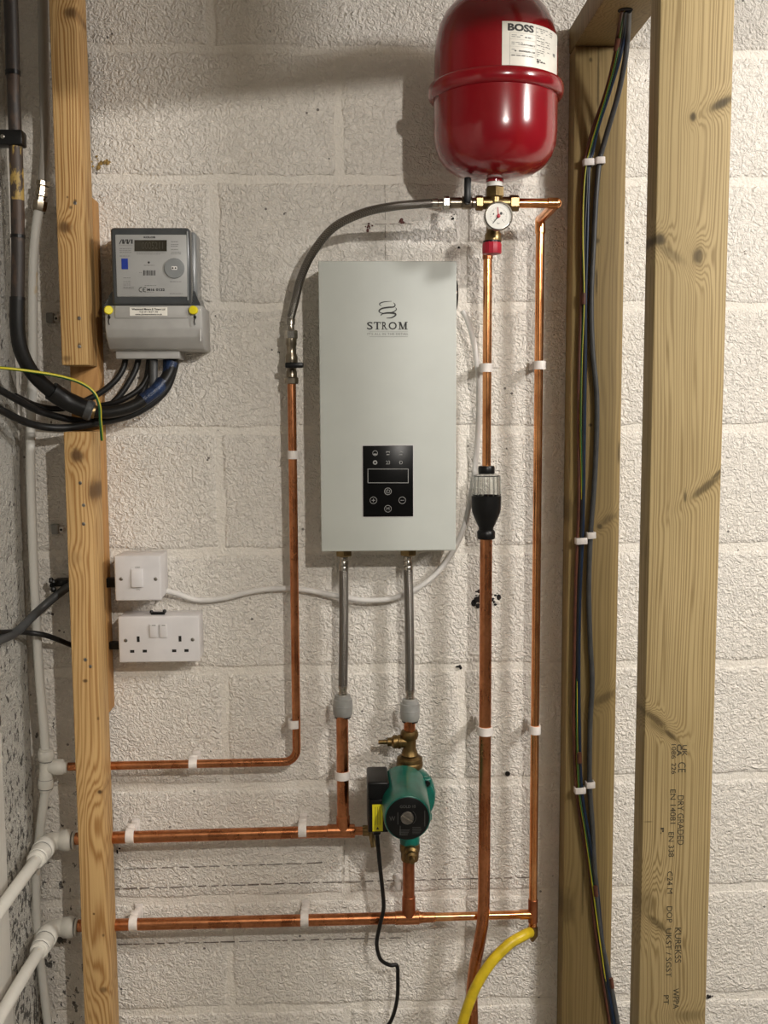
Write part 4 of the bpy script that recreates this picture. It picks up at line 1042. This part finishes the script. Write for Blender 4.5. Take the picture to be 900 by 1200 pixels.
# ------------------------------------------------------------------ cables of the meter
CGP = 'cables below the electricity meter'
def cable(name, pts, r, mat, label, cat='cable', grp=None, n=12, dup=True):
    P = [p if isinstance(p, Vector) else at(*p) for p in pts]
    o = MB().tube(P, r, n, 8).build(name, mat, origin=P[0])
    return tag(o, label, cat, grp)
# heavy service cable: conduit, clamp, tail and gland are one thing
sv = thing('service_cable', 'old dark conduit in the corner turning into a heavy black cable with a gland', 'conduit', at(12, 60, -.060))
cy = -.168
MB().tube([at(4, -150, cy), at(12.5, 0, cy), at(15, 84, cy)], .0112, 16, 6).build('conduit', m_rustpipe, sv)
MB().tube([at(15, 83, cy), at(15.2, 88, cy)], .0122, 16, 0).build('coupling', m_black, sv)
MB().tube([at(15.2, 87, cy), at(18.5, 172, cy)], .0104, 16, 6).build('conduit', m_rustpipe, sv)
MB().tube([at(18.5, 172, cy), at(20.5, 235, cy)], .0108, 16, 6).build('conduit', m_paintpipe, sv)
MB().tube([at(20.5, 235, cy), at(21.2, 300, cy), at(20.5, 352, cy)], .0108, 16, 6).build('conduit', m_rustpipe, sv)
for y in (277, 350):
    MB().tube([at(21, y-2, cy), at(21, y+2, cy)], .0117, 16, 0).build('coupling', m_black, sv)
p = at(19, 163, cy)
MB().box(XC+.0005, p.x+.0135, cy-.014, cy+.013, at(19, 172, cy).z, at(19, 154, cy).z, .003).build('clamp', m_black, sv)
MB().lathe(at(3, 160, cy-.0145), V(0, -1, 0), [(.0035, 0), (.0035, .001), (.0025, .0018)], 10).build('clamp_screw', m_screw, sv)
MB().tube([at(20.3, 348, cy), at(20.5, 385, -.165), at(25, 412, -.158), at(38, 437, -.140), at(58, 457, -.112), at(72, 466, -.098)], .0122, 18, 8).build('tail', m_rubber, sv)
MB().tube([at(60, 458, -.110), at(78, 469.5, -.094), at(102, 480, -.088)], .0165, 20, 8).build('heat_shrink', m_rubber, sv)
g0_ = at(99, 479, -.088); g1_ = at(109, 482.5, -.086)
MB().cyl(g0_, g1_, .0180, .0180, 22, .003).build('gland_collar', m_greycable, sv)
MB().cyl(g1_-(g1_-g0_)*.1, g1_+(g1_-g0_)*.3, .0125, .0120, 22, .001).build('gland_ring', m_brass, sv)
MB().tube([at(108, 482.5, -.086), at(130, 483, -.084), at(158, 475, -.076), at(183, 457, -.066), (at(198, 437, -.050)), at(202, 416, -.036)], .0105, 16, 8).build('tail', m_rubber, sv)
MB().tube([at(168, 468.5, -.073), at(183, 457, -.066), at(191, 447, -.058)], .0115, 14, 6).build('tape', m_bluetape, sv)
MB().tube([at(197, 439, -.050), at(201.5, 425, -.042)], .0112, 14, 6).build('tape', m_bluetape, sv)
cable('meter_cable', [(0-30, 440, -.25), (0, 457, -.185), (25, 471, -.130), (49, 483, -.085), (90, 493, -.052), (118, 493, -.052), (150, 480, -.050), (166, 462, -.045), (173, 440, -.040), (176, 416, -.034)], .0062, m_darkcable,
    'upper of the dark cables coming from the left edge and running under the heavy gland', grp=CGP)
cable('meter_cable', [(-30, 462, -.25), (0, 480, -.185), (37, 497, -.115), (73, 501.5, -.078), (117, 495, -.066), (159, 484, -.060), (192, 460, -.052), (204, 432, -.044), (205, 416, -.036)], .0066, m_darkcable,
    'lowest dark cable sweeping from the left edge in a wide loop up to the meter', grp=CGP)
cable('meter_cable', [(18, 464, -.125), (42, 475, -.085), (70, 479, -.060), (96, 471, -.056), (118, 460, -.050), (136, 445, -.044), (145, 430, -.038), (147.5, 416, -.034)], .0054, m_darkcable,
    'dark cable leaving the left end of the meter underside in a shallow curve', grp=CGP)
cable('meter_cable', [(104, 487, -.058), (122, 480, -.056), (140, 464, -.050), (153, 445, -.043), (160, 430, -.038), (163, 416, -.034)], .0054, m_darkcable,
    'dark cable second from the left under the meter, bending steeply to the gland', grp=CGP)
cable('meter_cable', [(116, 476, -.058), (140, 470, -.062), (162, 457, -.054), (172, 443, -.046), (178, 428, -.040), (180, 416, -.034)], .0050, m_rubber,
    'black cable hidden behind the grey cable under the meter', grp=CGP)
cable('meter_cable', [(180, 460, -.062), (180, 445, -.056), (180, 428, -.050), (180, 414, -.042)], .0075, m_greycable,
    'short grey cable dropping straight from the middle of the meter into blue tape', grp=CGP)
cable('meter_cable', [(186, 462, -.056), (192, 448, -.048), (194, 432, -.042), (194, 416, -.034)], .0050, m_blue,
    'short blue cable at the right under the meter beside the blue tape', grp=CGP)
cable('earth_wire', [(-30, 430, -.25), (0, 431, -.195), (35, 435, -.160), (70, 441, -.140), (95, 449, -.130), (110, 460, -.124), (116.5, 475, -.120), (117.5, 490, -.118), (118.5, 503, -.116), (119.5, 516, -.110)], .0028, m_earth,
    'green and yellow earth wire curving in from the left and hanging down over the batten', 'wire')

# ------------------------------------------------------------------ switch and socket
SF = -.078
t = thing('wall_switch', 'white single rocker switch in a surface box above the double socket', 'switch', at(160, 705, 0))
a = at(135, 704.5, SF); b = at(188, 651, SF)
MB().box(a.x+.0015, b.x-.0005, SF+.0105, -.0005, a.z+.0015, b.z-.001, .003).build('back_box', m_plate, t)
pl = MB().box(a.x, b.x, SF, SF+.010, a.z, b.z, .003, 3).build('faceplate', m_plate, t)
ra = at(154.5, 688, SF); rb = at(167, 667, SF)
MB().box(ra.x-.001, rb.x+.001, SF-.0008, SF+.002, ra.z-.001, rb.z+.001, .0006).build('rocker_frame', m_plate, pl)
zc_ = (ra.z+rb.z)/2
MB().box(ra.x, rb.x, -.0032, .004, -(rb.z-ra.z)/2, (rb.z-ra.z)/2, .001, 2, Matrix.Translation(V(0, SF-.0008, zc_)) @ Matrix.Rotation(math.radians(-6), 4, 'X')).build('rocker', m_plate, t)
def screw(c, par):
    s_ = MB().lathe(c, V(0, -1, 0), [(.0033, -.001), (.0033, .0006), (.0024, .0012)], 14).build('screw', m_screw, par)
for px in (142, 182.5): screw(at(px, 678.5, SF), pl)
ft = lambda p, v: at(p, -v, SF-.0004)
mb = MB(); text(mb, 'OFF', ft, 158.3, 164, -666, -664.2, .01); text(mb, 'ON', ft, 159.5, 164, -691.6, -690.2, .01); mb.build('switch_print', m_greyprint, pl, smooth=False)
# notches of the box in the visible flank
MB().box(at(125, 683, -.03).x, a.x+.004, -.038, -.022, at(128, 688, -.03).z, at(128, 677, -.03).z, .002).build('cable_entry', m_black, t)

KF = -.058
t = thing('double_socket', 'white double power socket in a surface box below the rocker switch', 'socket', at(186, 777, 0))
a = at(139.5, 777, KF); b = at(233, 721.5, KF)
MB().box(a.x+.0015, b.x-.0005, KF+.0095, -.0005, a.z+.0015, b.z-.0005, .003).build('back_box', m_plate, t)
pl = MB().box(a.x, b.x, KF, KF+.009, a.z, b.z, .003, 3).build('faceplate', m_plate, t)
for x0, x1 in ((176, 184.5), (187.5, 195.5)):
    r0_ = at(x0, 747, KF); r1_ = at(x1, 731.5, KF)
    MB().box(r0_.x-.0008, r1_.x+.0008, KF-.0008, KF+.002, r0_.z-.0008, r1_.z+.0008, .0006).build('rocker_frame', m_plate, pl)
    zc_ = (r0_.z+r1_.z)/2
    MB().box(r0_.x, r1_.x, -.0032, .004, -(r1_.z-r0_.z)/2, (r1_.z-r0_.z)/2, .001, 2, Matrix.Translation(V(0, KF-.0008, zc_)) @ Matrix.Rotation(math.radians(7), 4, 'X')).build('rocker', m_plate, t)
    mb = MB(); rect(mb, lambda p, v: at(p, -v, KF-.0055), x0+2, x1-2, -733.4, -732.4); mb.build('rocker_mark', m_greyprint, pl, smooth=False)
for px, py in ((147.3, 750.5), (225.8, 749.5)): screw(at(px, py, KF), pl)
for px, py, ww, hh in ((162, 749, 1.5, 3.3), (155, 763.3, 2.4, 1.6), (169.7, 763, 2.4, 1.6), (211, 748.5, 1.5, 3.3), (204.2, 762.6, 2.4, 1.6), (218.6, 762.3, 2.4, 1.6)):
    p_ = at(px-ww, py+hh, KF); q_ = at(px+ww, py-hh, KF)
    MB().box(p_.x, q_.x, KF-.0005, KF+.004, p_.z, q_.z).build('socket_hole', m_dark, pl, smooth=False)
MB().box(at(128, 757, -.03).x, a.x+.003, -.034, -.022, at(131, 761, -.03).z, at(131, 752, -.03).z, .002).build('cable_entry', m_black, t)
z_ = b.z; mb = MB(); pa = at(177, 719.5, -.040); pb = at(193.5, 716.5, -.040)
mb.box(pa.x, pb.x, -.044, -.036, z_-.0004, z_+.0042, .0012); mb.ball(V(pa.x+.001, -.040, z_+.0045), .0038, n=8); mb.ball(V(pb.x-.001, -.040, z_+.0055), .0038, n=8)
tag(mb.build('plastic_scrap', m_black, origin=V(pa.x, -.04, z_)), 'small black plastic scrap lying on top of the double socket', 'scrap')

# white flex from switch to heater
fx = [V(at(196, 693, -.020).x-.012, -.020, at(196, 693, -.020).z+.002), at(205, 695, -.018), at(232, 703, -.012), at(262, 701, -.010), (at(300, 692, -.012)), at(334, 689.5, -.012), at(362, 692, -.012), at(400, 699.5, -.016), at(430, 703.5, -.020), at(462, 700.5, -.022),
      at(494, 686, -.022), at(520, 662, -.022), at(539, 630, -.024), at(549, 596, -.027), at(556, 552, -.030), at(560.5, 500, -.034), at(561, 450, -.038), at(556, 405, -.042), at(548, 376, -.046), at(542, 364, -.048)]
tag(MB().tube(fx, .0050, 14, 8).build('white_flex', m_white, origin=fx[0]), 'white flex looping from the rocker switch up to the right flank of the heater', 'cable')

# ------------------------------------------------------------------ corner pipework at the left
WY = -.045
t = thing('water_pipe', 'white plastic pipe running down the room corner through a push-fit tee', 'pipe', at(55, 900, WY))
MB().tube([at(44, -200, WY), at(50, 0, WY), at(51.5, 90, WY), at(53, 150, WY), at(52, 190, WY), at(50, 214, WY)], .0086, 16, 8).build('old_pipe', m_paintedcu, t)
f0 = at(50.5, 212, WY); f1 = at(45.5, 247, WY); d = f1-f0; L = d.length
cfit = MB().lathe(f0, d, [(.0090, 0), (.0125, .001), (.0125, .008), (.0100, .010), (.0100, .018), (.0115, .019), (.0115, .026), (.0090, .028), (.0090, .034), (.0130, .035), (.0130, .046), (.0115, L)], 8).build('compression_fitting', m_nickel, t, ang=20)
MB().tube([at(45.8, 244, WY), at(42, 270, WY), at(39, 310, WY), at(38.5, 370, WY), at(38.5, 430, WY+.004), at(36, 500, WY+.006), at(36, 560, WY+.006), at(38.5, 640, WY), at(42, 720, WY), at(46, 790, WY), at(51, 850, WY), at(53, 880, WY)], .0082, 16, 8).build('pipe', m_whitepipe, t)
tc0 = at(54, 877, WY); tc1 = at(53.5, 927, WY); L = (tc1-tc0).length
tee = MB().lathe(tc0, tc1-tc0, [(.0105, 0), (.0128, .001), (.0128, .004), (.0145, .006), (.0150, .016), (.0130, .022), (.0118, .024), (.0118, L-.026), (.0135, L-.022), (.0142, L-.012), (.0130, L-.006), (.0118, L-.005), (.0112, L)], 26).build('tee_fitting', m_pushfit, t)
for h_ in (.0045, .0225, L-.0235, L-.0062): MB().lathe(tc0, tc1-tc0, [(.0132, h_), (.0132, h_+.0016)], 26).build('groove_shade', m_groove_shade, tee)
tb0 = at(56, 899, WY); tb1 = at(80, 898.6, WY)
MB().lathe(tb0, V(1, 0, 0), [(.0105, 0), (.0125, .008), (.0145, .012), (.0148, .026), (.0130, .030), (.0120, .031), (.0118, (tb1-tb0).length)], 24).build('tee_branch', m_pushfit, tee)
MB().tube([at(53.2, 924, WY), at(50, 950, WY+.002), at(45.5, 985, WY+.010), at(42, 1020, WY+.016), at(42, 1060, WY+.016), at(44, 1100, WY+.016), at(50, 1150, WY+.012), at(56, 1200, WY+.006), at(62, 1250, WY), V(at(62, 1250, WY).x, WY, .01)], .0082, 16, 8).build('pipe', m_whitepipe, t)
def pushelbow(px, py, end, label):
    c = at(px, py, H3); r = .0165
    t = thing('push_fit_elbow', label, 'pipe fitting', c)
    s1 = at(end, py, H3).x-c.x
    MB().lathe(V(c.x+.004, H3, c.z), V(1, 0, 0), [(.0140, 0), (.0150, .004), (.0188, .008), (.0200, .020), (.0195, s1-.014), (.0172, s1-.010), (.0140, s1-.0095), (.0140, s1-.0075), (.0165, s1-.007), (.0165, s1-.0035), (.0145, s1-.003)], 28).build('socket', m_pushfit, t)
    MB().tube([V(c.x+.012, H3, c.z), V(c.x-.002, H3-.002, c.z), V(c.x-.009, H3-.012, c.z), V(c.x-.010, H3-.028, c.z)], .0162, 24, 6).build('bend', m_pushfit, t)
    q = V(c.x-.010, H3-.024, c.z)
    MB().lathe(q, V(-.0, -1, -.0), [(.0150, 0), (.0192, .001), (.0202, .012), (.0196, .020), (.0192, .0205), (.0150, .0215), (.0150, .024), (.0180, .0245), (.0185, .038), (.0172, .048), (.0140, .050), (.0140, .053), (.0112, .054)], 28).build('nose', m_pushfit, t)
    MB().lathe(q, V(0, -1, 0), [(.0150, .0530), (.0165, .0535), (.0165, .058), (.0150, .0605), (.0112, .061)], 28).build('lock_ring', m_pushfit, t)
    for h_, r_ in ((.0212, .0176), (.0500, .0158)): MB().lathe(q, V(0, -1, 0), [(r_, h_), (r_, h_+.0024)], 28).build('groove_shade', m_groove_shade, t)
    MB().lathe(V(c.x+.004, H3, c.z), V(1, 0, 0), [(.0158, s1-.0098), (.0158, s1-.0072)], 28).build('groove_shade', m_groove_shade, t)
    e = q+V(0, -.055, 0)
    o = MB().tube([e, e+V(-.002, -.15, .002), e+V(-.003, -.35, .003)], .0108, 18, 6).build('plastic_pipe', m_whitepipe, origin=e)
    return o
tag(pushelbow(64, 985, 88, 'upper white push-fit elbow behind the pine post, on the middle copper pipe'), 'upper white plastic pipe coming towards the viewer along the left wall', 'pipe')
tag(pushelbow(67, 1087, 91, 'lower white push-fit elbow behind the pine post, on the lowest copper pipe'), 'lower white plastic pipe coming towards the viewer along the left wall', 'pipe')
# cables that come round the left edge to switch and socket
cable('grey_cable', [(-30, 765, -.25), (0, 750, -.185), (20, 740, -.120), (45, 716, -.056), (66, 698, -.038), (80, 688, -.030), (92, 684, -.028)], .0078, m_greycable, 'grey cable rising from the left edge behind the pine post towards the switch')
cable('black_cable', [(-30, 741, -.25), (0, 741, -.180), (28, 741, -.090), (55, 745, -.062), (84, 756, -.022), (95, 758, -.02)], .0048, m_darkcable, 'black cable crossing behind the white corner pipe towards the socket')
mb = MB(); c = at(70, 683, -.02)
mb.box(c.x-.010, c.x+.016, -.030, -.0005, c.z-.006, c.z+.007, .003); 
rnd = random.Random(3)
for _ in range(7): mb.ball(c+V(-.008+rnd.uniform(-.006, .006), -.012+rnd.uniform(-.008, .008), rnd.uniform(-.009, .009)), rnd.uniform(.003, .006), n=8)
tag(mb.build('cable_stub', m_black, origin=V(c.x, 0, c.z)), 'ragged black cable stub on the wall left of the pine post', 'cable')
def wallclip(px, py, label):
    c = at(px, py, -.012); t = thing('cable_clip', label, 'cable clip', V(c.x, 0, c.z))
    MB().box(c.x-.009, c.x+.004, -.014, -.0005, c.z-.008, c.z+.010, .002).build('body', m_greyfit, t)
    MB().box(c.x+.004, c.x+.012, -.010, -.0005, c.z-.005, c.z+.005, .0015).build('lug', m_white, t)
    MB().lathe(V(c.x+.008, -.010, c.z), V(0, -1, 0), [(.0024, 0), (.0018, .0012)], 10).build('nail', m_dark, t)
wallclip(60, 373, 'small grey cable clip on the wall beside the upper pine post')
wallclip(66, 621, 'small empty cable clip on the wall beside the lower pine post')

# ------------------------------------------------------------------ cables on the treated stud
SG = 'cables clipped down the treated stud'; SY = BY-.0055
htop = V(hole.x-.003, hole.y, zU+.03); hz_ = hole.y
def studcable(offs, base, r, mat, label, dx=0.0, dy=0.0):
    P = [V(hole.x-.003+dx*.001, hz_, zU-.0005)]
    for i, (x, y, Y) in enumerate(base):
        ox = offs[i % len(offs)] if offs else 0
        P.append(at(x+ox, y, Y-(dy[i % len(dy)] if isinstance(dy, list) else dy)))
    P.append(V(P[-1].x+.02, BY-.006, .01))
    return cable('stud_cable', P, r, mat, label, 'cable', SG, 10)
left = [(728, 40, -.135), (722, 70, -.116), (712, 110, -.090), (699, 150, -.066), (691, 178, SY), (688, 192, SY), (686, 225, SY), (685, 280, SY), (684, 350, SY), (683, 420, SY), (682, 500, SY), (681, 580, SY), (680, 633, SY), (678, 690, SY), (676, 760, SY), (676.5, 850, SY),
        (679, 925, SY), (686, 975, SY), (695, 1030, SY), (700, 1080, SY), (709, 1150, SY), (717, 1200, SY), (724, 1250, SY)]
def wig(seed, amp, dxs):
    rnd = random.Random(seed); out = []
    for i in range(len(left)): out.append(dxs+(0 if i in (5, 12, 16) else rnd.uniform(-amp, amp)))
    return out
studcable(wig(1, 1.0, -3.4), left, .0030, m_brown, 'brown insulated cable at the left of the bundle on the treated stud', -5)
studcable(wig(2, 1.2, 2.6), left, .0032, m_blue, 'blue insulated cable in the bundle on the treated stud', 2)
studcable(wig(3, 1.4, -.6), left, .0017, m_earth, 'green and yellow wire in the bundle on the treated stud', -2, [.0052, .0052, .0052, .0052, .0045, .0045, .0048, .005, .005, .002, .005, .001, .0, .0, .0, .003, .005, .0055, .0055, .003, .001, .0])
studcable(wig(5, 1.0, .4), left, .0034, m_darkcable, 'dark sheathed cable behind the wires in the bundle on the treated stud', 0, -.0005)
grey = [(735.5, 40, -.135), (732.5, 70, -.116), (724, 112, -.090), (713, 150, -.066), (705, 178, SY), (702.5, 189, SY), (699, 225, SY), (696, 280, SY), (693, 350, SY), (694.5, 410, SY), (699.5, 470, SY), (697.5, 550, SY), (692, 627, SY), (690, 690, SY), (691.5, 750, SY), (694, 800, SY), (691.5, 850, SY),
        (691, 918, SY), (694, 965, SY), (697, 1020, SY), (703, 1090, SY), (715, 1150, SY), (724, 1200, SY), (731, 1250, SY)]
studcable([], grey, .0047, m_greycable, 'thick grey sheathed cable at the right of the bundle on the treated stud', 6)
for px, py, w_ in ((723, 52, 1), (684, 350, .8), (679, 888, 1), (698, 1044, 1), (717, 1152, .8)):
    p_ = at(px, py, SY-.006 if py > 150 else -.128); 
    i = min(range(len(left)-1), key=lambda k: abs((left[k][1]+left[k+1][1])/2-py)); d = (at(*left[i+1])-at(*left[i])).normalized()
    tag(MB().tube([p_-d*.010, p_+d*.010], .0046*w_, 10, 0).build('brown_sleeve', m_brown, origin=p_), {52: 'brown sleeve on the cable bundle just below the drilled rail', 350: 'brown sleeve on the stud cables beside the heater top', 888: 'brown sleeve just above the lowest pair of white clips', 1044: 'brown sleeve on the stud cables level with the lowest copper pipe', 1152: 'brown sleeve on the stud cables nearest the bottom edge'}[py], 'sleeve', 'brown sleeves on the stud cables')
for px, py, w_, lb_ in ((689, 191, 11, 'white clip on the wire bundle below the drilled rail, left of the top pair'), (702.5, 189, 9.5, 'white clip on the grey cable below the drilled rail, right of the top pair'),
        (680.5, 633.5, 12, 'white clip on the wire bundle level with the tundish'), (692, 627, 9, 'white clip on the grey cable level with the tundish'),
        (679, 925, 11.5, 'white clip on the wire bundle level with the pump'), (691, 918.5, 9, 'white clip on the grey cable level with the pump')):
    c = at(px, py, SY); hw = w_/2*mpp(px, py, SY); t = thing('cable_clip', lb_, 'cable clip', V(c.x, BY, c.z), 'white cable clips on the treated stud')
    M_ = Matrix.Translation(V(c.x, 0, c.z)) @ Matrix.Rotation(math.radians(-3), 4, 'Y')
    MB().box(-hw, hw, BY-.0158, BY-.0128, -.006, .006, .001, 2, M_).build('saddle', m_clip, t)
    for s in (-1, 1): MB().box(s*hw-.0012, s*hw+.0012, BY-.0145, BY-.0003, -.006, .006, .0008, 1, M_).build('side_wall', m_clip, t)
